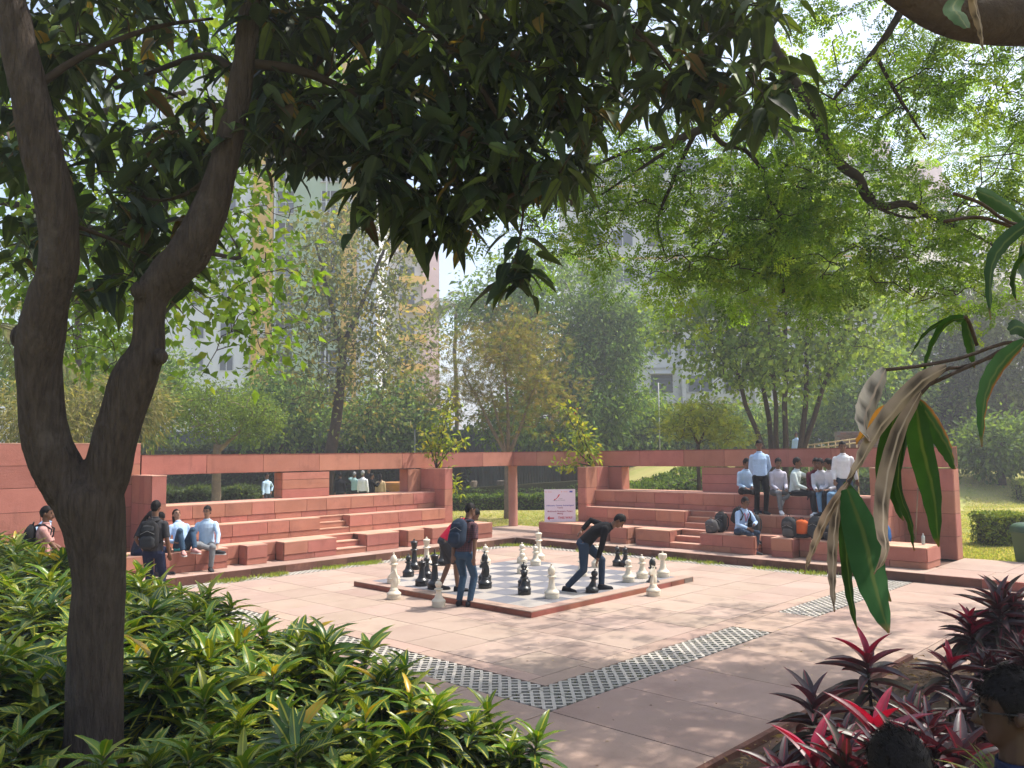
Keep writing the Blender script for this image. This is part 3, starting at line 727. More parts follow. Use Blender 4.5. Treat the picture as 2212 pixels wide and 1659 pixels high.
dens = [(1650, 2050, 120, 420, 60, 9.4, 10.6), (1900, 2260, 30, 300, 26, 9, 10.4), (1060, 1450, 250, 600, 60, 10, 11.4), (1400, 1700, 330, 640, 66, 9.8, 11.2), (1650, 2000, 400, 640, 62, 9.8, 11.2), (1950, 2150, 440, 650, 32, 9.8, 11.2),
        (1250, 1660, 0, 300, 30, 9.6, 11.4), (1100, 1300, 60, 320, 16, 11, 12), (2080, 2300, 330, 520, 10, 9.5, 11), (1640, 2300, -400, 60, 28, 9, 10.6), (2200, 2900, -300, 500, 70, 8, 10.5), (1050, 1700, -500, 0, 56, 9.5, 11.5), (1700, 2600, -900, -350, 22, 8, 11)]
T = []
for x0, x1, y0, y1, k, d0, d1 in dens:
    for _ in range(k): T.append(np.array(at(random.uniform(x0, x1), random.uniform(y0, y1), random.uniform(d0, d1))))
def _pix(q):
    v = Vector(q) - CAM; d = v.dot(CF); return 1106 + v.dot(CR) / d * FPX, 829.5 - v.dot(CU) / d * FPX
def _gap(q):
    x, y = _pix(q); return (1800 < x < 2110 and 270 < y < 410 and random.random() < .72) or (1270 < x < 1450 and 470 < y < 660 and random.random() < .6) or (1990 < x < 2230 and 110 < y < 330 and random.random() < .55) or (1700 < x < 1800 and 10 < y < 120 and random.random() < .5)
T = [q for q in T if not _gap(q)]
NV = len(T)      # more of the crown above the picture: it shades the paving in separate clumps
spread_ = []
for _ in range(6000):
    r, f = random.uniform(3.0, 12.6), random.uniform(7.4, 15.2)
    if r < 4.2 and f > 10.5: continue
    if all((r - a) ** 2 + (f - b) ** 2 > .80 ** 2 for a, b in spread_): spread_.append((r, f)); T.append(np.array(c2w(r, f, random.uniform(7.7, 8.3))))
for _ in range(26): T.append(np.array(c2w(random.uniform(4.2, 5.9), random.uniform(2.9, 4.7), random.uniform(7.2, 8.2))))  # unseen cluster added overhead to shade the man with glasses
for _ in range(60): T.append(np.array(c2w(random.uniform(2.0, 8), random.uniform(.6, 6), random.uniform(7.2, 8.6))))  # unseen clumps added over the camera to shade the onlookers and near bed
T = np.array(T)
tubes('trunk', [(p, r, 14) for p, r in rt], 12, M_['bark2'], t); tubes('bough', [(p, r, 14) for p, r in rl[-1:]], 12, M_['bark2'], t)
tubes('limb', grow(rl[:-1] + [trunk_to(top, c2w(4, 10, 9), .2, .05), trunk_to(top, c2w(3, 5.5, 9.2), .2, .05), trunk_to(top, c2w(9, 13.5, 9), .18, .05)], T, r_tip=.006, wob=.5, bend=.25, kf=.4), 6, M_['twig'], t)
n = len(T) * 15
FC = [(.13, .24, .03), (.17, .29, .04), (.23, .33, .045), (.08, .155, .03)]
obj('crown', crown(T[:NV], 8, (.27, .27, .12), .27, 1.0, FC, [.35, .3, .2, .15], BIP, LM_fine, droop=.25, up=1.0), None, t, world=True)
obj('crown', crown(T[NV:], 20, (.23, .23, .07), .29, 1.0, FC, [.35, .3, .2, .15], BIP, LM_fine, droop=.25, up=1.0), None, t, world=True)
# ------------------------------------------------------------------ buildings behind the park
B_ = dict(
    white=mk('plaster_white', (.66, .68, .72), (.58, .60, .64), .25, .9, .2, stain=(.55, .56, .57), sscale=.35),
    yellow=mk('plaster_ochre', (.64, .40, .10), (.56, .34, .08), .4, .9, .2, stain=(.36, .24, .10), sscale=.5),
    green=mk('plaster_green', (.36, .46, .33), (.31, .40, .28), .4, .9, .2, stain=(.26, .33, .24), sscale=.5),
    cream=mk('plaster_cream', (.72, .68, .62), (.63, .59, .54), .3, .9, .2, stain=(.36, .34, .31), sscale=.4),
    grey=mk('plaster_grey', (.68, .67, .64), (.58, .57, .55), .3, .9, .2, stain=(.28, .275, .26), sscale=.5),
    pink=mk('plaster_pink', (.64, .47, .45), (.56, .41, .39), .3, .9, .2, stain=(.36, .26, .24), sscale=.4),
    glass=mk('window_glass', (.10, .12, .14), (.06, .07, .09), 1.5, .15, .6),
    dark=mk('window_dark', (.045, .048, .052), None, rough=.5),
    frame=mk('window_frame', (.55, .57, .58), None, rough=.5),
    louver=mk('louver_white', (.62, .63, .64), None, rough=.6),
    slab=mk('ledge', (.50, .49, .46), (.4, .39, .37), .6, .9),
    ac=mk('ac_unit', (.60, .60, .57), None, rough=.6))
class Facade:
    """a building face: local x along the face, z up, y = 0 the wall plane, outward is -y"""
    def __init__(s, name, label, x0, d0, x1, d1, depth, h, mat, group=None):
        a = gbase(x0, d0); b = gbase(x1, d1); a.z = b.z = 0
        s.w = (b - a).length; ang = math.atan2((b - a).y, (b - a).x)
        s.root = empty(name, a, ang, label=label, cat='building', group=group)
        s.h = h; s.p = s.root
        s.box('wall', 0, s.w, 0, depth, 0, h, mat)
    def box(s, nm, x0, x1, y0, y1, z0, z1, mat, parent=None):
        if mat.name not in _cubes:
            me = mesh_from('block', CV, CFc); me.materials.append(mat); _cubes[mat.name] = me
        p = parent or s.root
        o = obj(nm, _cubes[mat.name], None, p, None, None, (x1 - x0, y1 - y0, z1 - z0))
        c = Vector(((x0 + x1) / 2, (y0 + y1) / 2, (z0 + z1) / 2))
        if parent is not None:
            o.matrix_parent_inverse = Matrix.Diagonal((1 / parent.scale.x, 1 / parent.scale.y, 1 / parent.scale.z, 1)) @ Matrix.Translation(-parent.location)
        o.location = c; return o
    def window(s, x, z, w, h, kind='pane'):
        f = s.box('window', x, x + w, -.03, .02, z, z + h, B_['dark'])
        if kind == 'louver':
            k = 7
            for i in range(k): s.box('slat', x + .05, x + w - .05, -.075, -.034, z + h * (i + .2) / k, z + h * (i + .72) / k, B_['louver'], f)
        elif kind == 'pane':
            s.box('pane', x + .06, x + w / 2 - .03, -.05, -.032, z + .06, z + h - .06, B_['glass'], f); s.box('pane', x + w / 2 + .03, x + w - .06, -.05, -.032, z + .06, z + h - .06, B_['glass'], f)
            for a, b, c, d in ((x, x + w, z, z + .06), (x, x + w, z + h - .06, z + h), (x, x + .06, z + .06, z + h - .06), (x + w - .06, x + w, z + .06, z + h - .06), (x + w / 2 - .03, x + w / 2 + .03, z + .06, z + h - .06)):
                s.box('frame', a, b, -.07, -.031, c, d, B_['frame'], f)
        elif kind == 'grille':
            s.box('pane', x + .05, x + w - .05, -.045, -.032, z + .05, z + h - .05, B_['glass'], f)
            for i in range(5): s.box('bar', x, x + w, -.16, -.13, z + h * (i + .3) / 5, z + h * (i + .3) / 5 + .05, B_['dark'], f)
            s.box('canopy', x - .15, x + w + .15, -.55, .0, z + h + .05, z + h + .13, B_['slab'], f)
        return f
F = Facade('apartment_tower', 'tall white, ochre and green apartment tower with louvred windows behind the trees', 330, 74, 812, 74, 14, 40, B_['white'])
s_ = 74 / FPX
def fx(x): return (x - 330) * s_
F.box('wall', fx(540), fx(584), -.35, -.004, 0, 40.2, B_['yellow']); F.box('wall', fx(590), fx(735), -.18, -.004, 0, 40.1, B_['green']); F.box('wall', fx(735), fx(768), -.35, -.004, 0, 40.2, B_['yellow'])
for px_ in (587, 533, 700): F.box('drain_pipe', fx(px_), fx(px_) + .14, -.42 if px_ == 587 else -.32, -.19, 0, 40, B_['frame'])
for k in range(12):
    z = 1.4 + k * 3.0
    F.p = F.root
    f = F.box('window', fx(554), fx(571), -.37, -.34, z, z + 1.35, B_['dark'])
    for i in range(8): F.box('slat', fx(554) + .03, fx(571) - .03, -.42, -.375, z + 1.35 * (i + .2) / 8, z + 1.35 * (i + .7) / 8, B_['louver'], f)
    f = F.box('window', fx(748), fx(760), -.37, -.34, z, z + 1.35, B_['dark'])
    for i in range(8): F.box('slat', fx(748) + .03, fx(760) - .03, -.42, -.375, z + 1.35 * (i + .2) / 8, z + 1.35 * (i + .7) / 8, B_['louver'], f)
    for x0 in (592, 690):
        f = F.box('window', fx(x0), fx(x0) + 1.55, -.2, -.17, z - .3, z + 1.8, B_['dark'])
        for a in (0, .8): F.box('pane', fx(x0) + a + .06, fx(x0) + a + .70, -.225, -.202, z - .2, z + .7, B_['glass'], f); F.box('frame', fx(x0) + a, fx(x0) + a + .06, -.24, -.2, z - .3, z + 1.8, B_['frame'], f)
        F.box('frame', fx(x0), fx(x0) + 1.55, -.245, -.2, z + .72, z + .78, B_['frame'], f); F.box('sill', fx(x0) - .1, fx(x0) + 1.65, -.36, -.175, z - .42, z - .301, B_['slab'], f)
    F.window(fx(405), z, 1.3, 1.5); F.window(fx(470), z, 1.3, 1.5)
F = Facade('balcony_block', 'pink and cream apartment block with ochre balcony bands beyond the white tower', 792, 80, 946, 84, 12, 24.4, B_['cream'])
for k in range(8):
    z = 2.2 + k * 3.0
    b = F.box('balcony', F.w - 4.9, F.w - 2.0, -1.3, -.002, z - .2, z + .0, B_['slab']); F.box('band', F.w - 4.95, F.w - 1.95, -1.34, -1.301, z - .25, z + .55, B_['yellow'], b)
    F.window(F.w - 4.4, z + .1, 1.8, 1.7); F.window(.6, z, 1.4, 1.4)
    f = F.box('window', F.w - 1.2, F.w - .5, -.05, .02, z, z + 1.6, B_['dark'])
F.box('wall', F.w - 1.9, F.w + .02, -.4, -.003, 0, 23.6, B_['pink'])
F = Facade('grey_apartments', 'long weathered grey white apartment block with dark windows behind the multi-stemmed tree', 1235, 66, 1960, 66, 12, 27, B_['grey'])
for k in range(9):
    z = 1.3 + k * 3.05
    for j in range(9):
        x = .7 + j * 2.95
        if x + 1.7 > F.w: break
        F.window(x, z, 1.75 if j % 3 else 2.1, 1.45, 'grille' if (j + k) % 4 == 0 else 'pane')
    F.box('ledge', 0, F.w, -.12, -.001, z + 2.0, z + 2.12, B_['yellow'] if k % 2 else B_['slab'])
for x, z in ((7.2, 1.5), (13.1, 7.6), (19, 10.5)): F.box('air_conditioner', x, x + .9, -.75, -.2, z, z + .6, B_['ac'])
for x in (3.5, 9.4, 15.3, 21.2): F.box('pilaster', x - .35, x - .05, -.4, -.0015, 0, 27, B_['grey'])
F = Facade('far_apartments', 'pale apartment block with window canopies at the right edge, running away from view', 1965, 64, 2420, 92, 12, 24, B_['cream'])
for k in range(8):
    z = 1.0 + k * 3.05
    for j in range(11):
        x = .8 + j * 2.9
        if x + 2 > F.w: break
        F.window(x, z, 1.9, 1.5, 'grille' if (j + 2 * k) % 3 == 0 else 'pane')
    F.box('ledge', 0, F.w, -.15, -.001, z + 2.1, z + 2.2, B_['slab'])
F = Facade('pink_tower', 'tall pink apartment tower with stepped roofline showing above the leaves at upper right', 1810, 118, 2085, 128, 14, 46, B_['pink'])
for a, b, hh in ((0, 7, 48.5), (7, 12.5, 50.2), (F.w - 6.5, F.w - 2.5, 48)):
    F.box('wall', a, b, -.8, 6, 0, hh, B_['pink']); F.box('parapet', a - .15, b + .15, -.95, 6.1, hh, hh + .35, B_['cream'])
for k in range(13):
    z = 1.5 + k * 3.1
    for x in (1.2, 4.2, 8.2, 13.5, 16.5):
        if x + 1.6 < F.w: 
            f = F.box('window', x, x + 1.6, -.84, -.79, z, z + 1.5, B_['dark']); F.box('pane', x + .08, x + 1.52, -.86, -.842, z + .08, z + 1.42, B_['glass'], f)
    F.box('ledge', 0, F.w, -.9, -.81, z + 2.2, z + 2.35, B_['cream'])
# corrugated boundary fence, one sheet after another
fa, fb = gbase(300, 52), gbase(1500, 56)
fe = empty('sheet_fence', fa, math.atan2((fb - fa).y, (fb - fa).x), label='dark grey corrugated metal boundary fence behind the trees', cat='fence')
flen = (fb - fa).length; k = int(flen / 1.1)
vs = []; 
for i in range(13):
    x = 1.08 * i / 12; y = -.025 if i % 2 else .025
    vs += [(x, y, 0), (x, y, 4.1)]
fm = mesh_from('fence_sheet', vs, [(2 * i, 2 * i + 2, 2 * i + 3, 2 * i + 1) for i in range(12)]); fm.materials.append(M_['metal_fence'])
for i in range(k): obj('fence_sheet', fm, None, fe, (i * 1.1, random.uniform(-.015, .015), random.uniform(-.04, .04)))
for i in range(0, k, 3): o = obj('post', MB().box((-.04, .05, 0), (.04, .12, 4.2)).mesh('post', False), M_['metal_fence'], fe, (i * 1.1, 0, 0))
for x, d, h in ((896, 46, 3.9), (1426, 46, 4.7)):
    p = gbase(x, d); MB().tube([p, p + Vector((0, 0, h))], .036, 8).build('lamp_pole', M_['pole'], label='thin pale pole standing left of the corner column' if x < 1000 else 'thin pale pole standing right of the corner column', cat='pole', group='thin pale poles')

# ------------------------------------------------------------------ trees of the park
def vase(base, d, tops, r0=.12, r1=.05):
    return [trunk_to(base, tp, r0, r1, 6, .06) for tp in tops]
DG = [(.075, .15, .038), (.11, .195, .048), (.155, .25, .06), (.22, .31, .07)]
def A(x, y, d): return np.array(at(x, y, d))
# tall broad-leaved tree on the left, lit from behind
b = gbase(-120, 12.5); T = shell_pts([E(300, 380, 12.5, 330, 260, 2.2), E(490, 560, 12, 120, 150, 1.2), E(200, 620, 13, 220, 160, 1.6), E(470, 740, 11.5, 110, 80, 1.0), E(560, 640, 11.5, 60, 120, .8), E(60, 350, 12, 140, 280, 1.5), E(440, 80, 13, 220, 150, 2), E(800, 130, 14, 260, 160, 2)], 520, .2)
tree('banyan_tree', 'broad leaved tree with bright backlit green leaves behind the forked trunk', b, [trunk_to(b, A(-60, 300, 12.5), .17, .11), trunk_to(A(-60, 300, 12.5), A(400, 200, 12.2), .09, .04), trunk_to(A(-80, 420, 12.5), A(520, 560, 11.8), .07, .03)], T, M_['bark2'],
     dict(per=17, sig=.24, L=.155, W=.62, cols=[(.13, .24, .025), (.18, .30, .035), (.09, .17, .025), (.24, .32, .04)], wts=[.35, .3, .2, .15], tmpl=FOLD, mat=LM, droop=.9, up=.5), r_tip=.006)
# small clipped-looking tree with a pale trunk behind the left wall
b = gbase(466, 31); T = shell_pts([E(490, 890, 31, 105, 62), E(430, 890, 31, 50, 45), E(560, 910, 31, 55, 45)], 150, .3)
tree('small_tree', 'small pale-trunked tree with rounded bushy crown behind the left wall', b, [trunk_to(b, A(470, 960, 31), .2, .15), trunk_to(A(470, 975, 31), A(520, 930, 31), .11, .05)], T, M_['bark_pale'],
     dict(per=70, sig=.24, L=.10, W=.55, cols=[(.13, .20, .04), (.18, .25, .055), (.09, .14, .04)], wts=[.4, .35, .25], tmpl=FOLD, mat=LM), r_tip=.012)
# sparse yellowing tree
b = gbase(700, 40); T = shell_pts([E(760, 560, 40, 150, 130), E(730, 760, 40, 165, 170), E(870, 720, 40, 90, 150), E(820, 480, 40, 90, 60), E(640, 640, 40, 60, 120)], 330, .2)
tree('teak_tree', 'tall sparse tree with yellowing leaves and a leaning brown trunk in front of the tower', b, [trunk_to(b, A(742, 740, 40), .36, .2, bow=(.1, 0, 0)), trunk_to(A(736, 760, 40), A(850, 500, 40), .16, .06), trunk_to(A(738, 750, 40), A(680, 520, 40), .15, .05)], T, M_['bark2'],
     dict(per=27, sig=.5, L=.23, W=.62, cols=[(.14, .175, .07), (.19, .22, .09), (.34, .28, .07), (.09, .125, .055), (.25, .24, .12)], wts=[.32, .25, .13, .2, .1], tmpl=FOLD, mat=LM), r_tip=.015, wob=.4)
# dense dark evergreen mass in the middle
b = gbase(1225, 50); T = shell_pts([E(1200, 700, 50, 180, 170), E(1290, 790, 50, 130, 170), E(1080, 660, 51, 95, 130), E(1340, 720, 50, 90, 100), E(1180, 900, 49, 180, 80)], 420, .45)
tree('mahogany_tree', 'big dense dark green tree rising behind the corner of the beams', b, [trunk_to(b, A(1225, 720, 50), .45, .25), trunk_to(A(1225, 830, 50), A(1310, 720, 50), .2, .08)], T, M_['bark2'],
     dict(per=105, sig=.55, L=.28, W=.48, cols=DG + [(.10, .17, .04)], wts=[.25, .3, .25, .1, .1], tmpl=FOLD, mat=LM, droop=.9), r_tip=.02)
# brownish feathery tree before it
b = gbase(1095, 31); T = shell_pts([E(1090, 800, 31, 150, 120), E(1000, 830, 31, 90, 110), E(1180, 850, 31, 80, 80), E(1120, 720, 31, 90, 70)], 230, .25)
tree('feathery_tree', 'vase-shaped tree with brownish feathery leaves behind the corner column', b, [trunk_to(b, A(1098, 985, 31), .16, .13), trunk_to(A(1098, 990, 31), A(1000, 800, 31), .09, .03), trunk_to(A(1098, 985, 31), A(1090, 740, 31), .09, .03), trunk_to(A(1098, 985, 31), A(1170, 800, 31), .09, .03), trunk_to(A(1098, 990, 31), A(1060, 850, 31), .07, .03)], T, M_['bark_pale'],
     dict(per=17, sig=(.42, .42, .2), L=.20, W=.9, cols=[(.16, .15, .06), (.20, .18, .075), (.13, .16, .05), (.22, .17, .09)], wts=[.3, .25, .3, .15], tmpl=BIP, mat=LM_fine, droop=.2, up=1.0), r_tip=.010, wob=.3, bend=.1)
# multi-stemmed peepal
b = gbase(1690, 32); tops = [A(1545, 700, 32), A(1620, 640, 32.3), A(1700, 560, 31.7), A(1760, 560, 32.3), A(1850, 640, 32), A(1660, 700, 31.5)]
T = shell_pts([E(1690, 620, 32, 250, 165), E(1560, 720, 32, 150, 130), E(1840, 700, 32, 130, 120), E(1690, 780, 32, 180, 70), E(1720, 480, 32, 170, 90)], 360, .25)
tree('peepal_tree', 'multi-stemmed tree with brown fanned trunks and loose green crown behind the right wall', b, [trunk_to(np.array(b) + np.array([random.uniform(-.35, .35), random.uniform(-.35, .35), 0]), tp, .15, .05, 7, .05) for tp in tops], T, M_['bark2'],
     dict(per=52, sig=.42, L=.20, W=.8, cols=[(.15, .24, .055), (.21, .30, .065), (.28, .37, .08), (.10, .16, .05)], wts=[.3, .3, .2, .2], tmpl=FOLD, mat=LM, droop=1.0), r_tip=.012, bend=.15)
# small yellow-green tree
b = gbase(1508, 29); T = shell_pts([E(1510, 900, 29, 75, 32), E(1470, 930, 29, 50, 22), E(1565, 930, 29, 55, 26)], 110, .2)
tree('copperpod_tree', 'small bright yellow-green feathery tree behind the right wall', b, [trunk_to(b, A(1508, 960, 29), .09, .06), trunk_to(A(1508, 960, 29), A(1480, 900, 29), .05, .02), trunk_to(A(1508, 960, 29), A(1545, 890, 29), .05, .02)], T, M_['bark2'],
     dict(per=13, sig=(.32, .32, .09), L=.2, W=.95, cols=[(.26, .30, .04), (.32, .34, .05), (.19, .25, .035)], wts=[.4, .3, .3], tmpl=BIP, mat=LM_fine, droop=.15, up=1.2), r_tip=.010)
# right-hand trees
for x, y, d, rx, ry, lab, cols, per in ((2030, 760, 50, 130, 170, 'dense dark tree at the right behind the grass bank', DG, 70), (2170, 730, 46, 120, 150, 'tall hazy grey green tree at the right edge behind the grass bank', [(.09, .12, .055), (.12, .15, .065), (.07, .095, .05)], 60), (1890, 850, 47, 110, 110, 'dark round tree between the multi-stemmed tree and the right edge', DG, 60),
                                   (1790, 905, 52, 130, 80, 'low dark tree directly behind the fanned trunks', DG, 60), (1350, 920, 54, 90, 70, 'low dark green tree left of the yellow-green tree', DG, 60), (1440, 940, 56, 120, 60, 'dark shrubby tree behind the yellow-green tree', DG, 60), (1600, 940, 56, 130, 60, 'low dark tree left of the fanned trunks', DG, 60),
                                   (100, 780, 38, 190, 130, 'dense dark tree at the far left behind the wall', DG, 60), (290, 840, 42, 130, 120, 'dark green tree behind the small pale-trunked tree', DG, 60), (610, 880, 48, 110, 90, 'dark tree left of the yellowing tree', DG, 50), (860, 900, 48, 110, 80, 'low dark tree right of the yellowing tree', DG, 50),
                                   (2160, 960, 38, 75, 55, 'rounded bright green bush on top of the grass bank', [(.10, .17, .035), (.14, .21, .045), (.07, .12, .03)], 60), (170, 560, 34, 200, 150, 'tall tree behind the forked trunk at far left', DG + [(.10, .15, .035)], 40)):
    b = gbase(x, d); T = shell_pts([E(x, y, d, rx, ry), E(x - rx * .5, y + ry * .3, d, rx * .55, ry * .55), E(x + rx * .5, y + ry * .25, d, rx * .55, ry * .6)], 150 if d < 40 else 170, .35)
    tree('park_tree', lab, b, [trunk_to(b, A(x, y - ry * .1, d), .2, .1)], T, M_['bark2'], dict(per=per, sig=.5 * d / 48, L=.27 * d / 46, W=.55, cols=cols, wts=None, tmpl=DIAMOND, mat=LM, droop=.7), r_tip=.02)
# palms: fronds on a slim trunk
def palm(x, y, d, n, L, lab, lean=0):
    c = at(x, y, d); b = gbase(x, d)
    t = empty('palm_tree', b, label=lab, cat='palm')
    tubes('trunk', [trunk_to(b, c, .17, .12, 8)], 10, M_['bark_pale'], t) if 0 else tubes('trunk', [(*trunk_to(b, c, .17, .12, 8), 10)], 10, M_['bark_pale'], t)
    for i in range(n):
        az = 2 * math.pi * i / n + random.uniform(-.2, .2); el = random.uniform(-.15, 1.1); p = Vector(c); v = Vector((math.cos(az) * math.cos(el), math.sin(az) * math.cos(el), math.sin(el))); pts = [p]
        for q in range(10):
            p = p + v * (L / 10); v = (v + Vector((0, 0, -.15))).normalized(); pts.append(p.copy())
        P, D, Nn, Ls = [], [], [], []
        for q in range(60):
            u = .12 + .88 * q / 60; k = min(9, int(u * 10)); w = u * 10 - k; pos = pts[k].lerp(pts[k + 1], w); tg = (pts[k + 1] - pts[k]).normalized(); sd_ = tg.cross(Vector((0, 0, 1))).normalized()
            for s in (-1, 1): P.append(pos); D.append(tg * .7 + sd_ * s - Vector((0, 0, .45 + .3 * random.random()))); Nn.append(Vector((0, 0, 1)) + sd_ * s * .3); Ls.append(L * .23 * (math.sin(math.pi * (.12 + .8 * u)) + .15))
        Ls = np.array(Ls)
        fr = obj('frond', leaf_mesh('frond', np.array(P), np.array(D), np.array(Nn), Ls, .045 + 0 * Ls, DIAMOND, pal(len(P), [(.10, .125, .05), (.13, .15, .06), (.16, .15, .08)]), LM), None, t, world=True)
        tubes('rib', [(pts, [.03 - .0025 * q for q in range(11)], 4)], 4, M_['stalk'], t)
palm(985, 660, 55, 13, 3.6, 'coconut palm whose fronds droop left of the dense dark tree'); palm(-40, 700, 20, 12, 2.8, 'palm with drooping grey-green fronds at the left edge')
# bamboo thicket at the far left
def bamboo(x, y, d, w, h, lab):
    b = gbase(x, d); t = empty('bamboo_clump', b, label=lab, cat='bamboo'); T = shell_pts([E(x, y, d, w, h)], 150, .2)
    for i in range(9):
        q = T[i * 7]; tubes('cane', [([np.array(b) + rng.standard_normal(3) * np.array([.4, .4, 0]), (np.array(b) + q) / 2 + np.array([0, 0, .5]), q], [.035, .03, .012], 6)], 6, M_['stalk'], t)
    obj('foliage', crown(T, 60, .45, .24, .16, [(.24, .22, .09), (.30, .27, .12), (.17, .18, .06), (.12, .14, .05)], None, DIAMOND, LM, droop=.9), None, t, world=True)
bamboo(95, 905, 27, 120, 70, 'pale yellowish bamboo thicket above the tall left wall'); bamboo(280, 880, 29, 60, 60, 'bamboo foliage seen between the forks of the near trunk')
# clipped hedges and shrub beds
def hedge(name, lab, pts, h, w, cols, n, L=.09, group=None, z0=None, per=1):
    """leafy volume along a polyline on the ground (world points)"""
    pts = [Vector(p) for p in pts]; segs = [(pts[i], pts[i + 1]) for i in range(len(pts) - 1)]; ln = np.array([(b - a).length for a, b in segs]); k = rng.multinomial(n, ln / ln.sum()); P = []
    mb = MB()
    for (a, b), kk in zip(segs, k):
        d = (b - a).normalized(); s = Vector((-d.y, d.x, 0)); u = rng.random(kk); v = rng.uniform(-.5, .5, kk); z = rng.random(kk)
        top = rng.random(kk) < .5; ends = (rng.random(kk) < min(.3, w / (2 * (b - a).length))) & ~top; u = np.where(ends, np.round(u) + rng.standard_normal(kk) * .01, u); z = np.where(top, 1 - .10 * rng.random(kk) ** 2, z); v = np.where(top | ends, v, np.sign(v) * (.5 - .08 * rng.random(kk)))
        q = np.array(a)[None] + np.outer(u, np.array(b - a)) + np.outer(v * w, np.array(s)); gz = ground_z(q[:, 0], q[:, 1]); q[:, 2] = gz + z * h * (1 + .06 * np.sin(u * 23)); P.append(q)
        e_ = d * min(.12, .12 * (b - a).length); a = a + e_ if a is pts[0] else a; b = b - e_ if b is pts[-1] else b; za = float(ground_z(a.x, a.y)); zb = float(ground_z(b.x, b.y)); ww = s * (w * .40)
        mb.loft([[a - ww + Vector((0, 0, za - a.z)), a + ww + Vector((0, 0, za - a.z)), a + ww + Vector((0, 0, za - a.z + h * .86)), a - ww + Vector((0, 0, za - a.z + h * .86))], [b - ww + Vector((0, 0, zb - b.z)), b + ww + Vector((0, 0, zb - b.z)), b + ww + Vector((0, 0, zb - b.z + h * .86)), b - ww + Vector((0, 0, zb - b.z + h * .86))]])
    P = np.concatenate(P); n = len(P); t = empty(name, pts[0], label=lab, cat='hedge', group=group)
    obj('foliage', leaf_mesh('foliage', P, rng.standard_normal((n, 3)) + np.array([0, 0, .3]), rng.standard_normal((n, 3)) * .7 + np.array([0, 0, .8]), L * rng.uniform(.6, 1.4, n), L * .55 * rng.uniform(.7, 1.3, n), FOLD, pal(n, cols), LM), None, t, world=True)
    mb.build('branches', M_['mossy'], t, smooth=False, world=True)  # solid dark core block filling the inside of the leaves
HG = [(.07, .13, .03), (.11, .18, .035), (.15, .21, .045), (.05, .09, .025)]; HD = [(.035, .06, .03), (.05, .08, .035), (.07, .105, .045), (.095, .13, .06)]
g0 = lambda x, d: (lambda p: Vector((p.x, p.y, 0)))(at(x, 985, d))
hedge('clipped_hedge', 'low clipped green hedge across the lawn seen beside the corner column', [g0(900, 36), g0(1106, 36.5), g0(1290, 36)], .62, 1.1, HG, 9000, .12)
hedge('clipped_hedge', 'second low hedge behind the stone stools', [g0(880, 44), g0(1300, 44)], .55, 1.2, HG[:2] + HD[2:], 7000, .14)
hedge('shrub_bed', 'dark leafy shrubs seen through the openings of the left wall', [g0(230, 33), g0(560, 34)], 1.15, 2.2, HD[1:] + [(.10, .13, .07)], 9000, .17)
hedge('shrub_bed', 'tall dark shrubbery along the boundary behind the left seating', [g0(150, 50), g0(700, 50), g0(1010, 50)], 3.3, 2.4, HD, 16000, .24)
hedge('shrub_bed', 'tall dark shrubbery behind the corner column and the stools', [g0(1000, 58), g0(1240, 58), g0(1420, 57)], 4.0, 2.4, HD, 14000, .26)
hedge('shrub_bed', 'pale green leafy bed on the bank seen through the right wall opening', [g0(1340, 36.5), g0(1450, 37.2), g0(1560, 39)], .75, 2.2, HG, 7000, .15)
hedge('shrub_bed', 'grey green shrubs behind the seated students', [g0(1600, 37.2), g0(1980, 36.6)], 1.1, 1.8, HD[1:] + HG[:1], 9000, .2)
hedge('shrub_bed', 'low leafy border along the top of the grass bank at right', [g0(2040, 41.5), g0(2160, 42), g0(2330, 42)], .75, 2.4, HG, 9000, .14)
hedge('shrub_bed', 'tall dark mass of shrubs behind the grass bank at right', [g0(1880, 50), g0(2100, 50), g0(2400, 50)], 4.2, 2.6, HD, 15000, .26)
def block_hedge(x, y, d, w, h, lab):
    p = gp(x, y, .12); a = p - Vector(CR) * w / 2; b = p + Vector(CR) * w / 2; a.z = b.z = 0; hedge('box_hedge', lab, [a, b], h, .9, [(.16, .22, .04), (.22, .26, .05), (.10, .15, .03)], 3800, .09)
block_hedge(2163, 1178, 23, 1.05, .78, 'small square clipped hedge on the lawn right of the wall'); block_hedge(2240, 1090, 30, 1.6, .8, 'yellowish clipped shrub at the right edge of the lawn')
# lawn blades and ground litter
def blades(name, lab, P, h, cols, mat=LM, w=.012, kind='stuff'):
    n = len(P); D = rng.standard_normal((n, 3)) * np.array([.5, .5, .2]) + np.array([0, 0, 1.0]); l = h * rng.uniform(.5, 1.4, n)
    obj(name, leaf_mesh(name, P, D, rng.standard_normal((n, 3)), l, w * rng.uniform(.7, 1.5, n), DIAMOND, pal(n, cols), mat), None, label=lab, cat='grass', kind=kind)
q = []
for x0, x1, y0, y1, k in ((900, 1300, 1104, 1140, 14000), (2040, 2212, 1105, 1215, 22000), (2080, 2300, 1025, 1110, 16000)):
    for _ in range(k):
        p = gp(random.uniform(x0, x1), random.uniform(y0, y1), .12); z = float(ground_z(p.x, p.y))
        if z > .15: p = at(random.uniform(x0, x1), 985, random.uniform(34, 42)); z = float(ground_z(p.x, p.y))
        if p.x < -3.15 or p.y > 3.15: q.append((p.x, p.y, z))
blades('grass', 'short sunlit lawn grass behind the seating', np.array(q), .05, [(.32, .37, .09), (.42, .41, .13), (.48, .41, .20), (.24, .31, .07)], w=.02)
q = []
for _ in range(16000):
    s = random.uniform(.3, 9.8) ; d = random.uniform(0, .42)
    if math.sin(s * 5.1) + math.sin(s * 2.3 + 1) + random.uniform(-1.2, 1.2) < 1.6 * d / .42: continue
    if random.random() < .62: q.append((d, -s, -.01))
    else: q.append((s, -d, -.01))
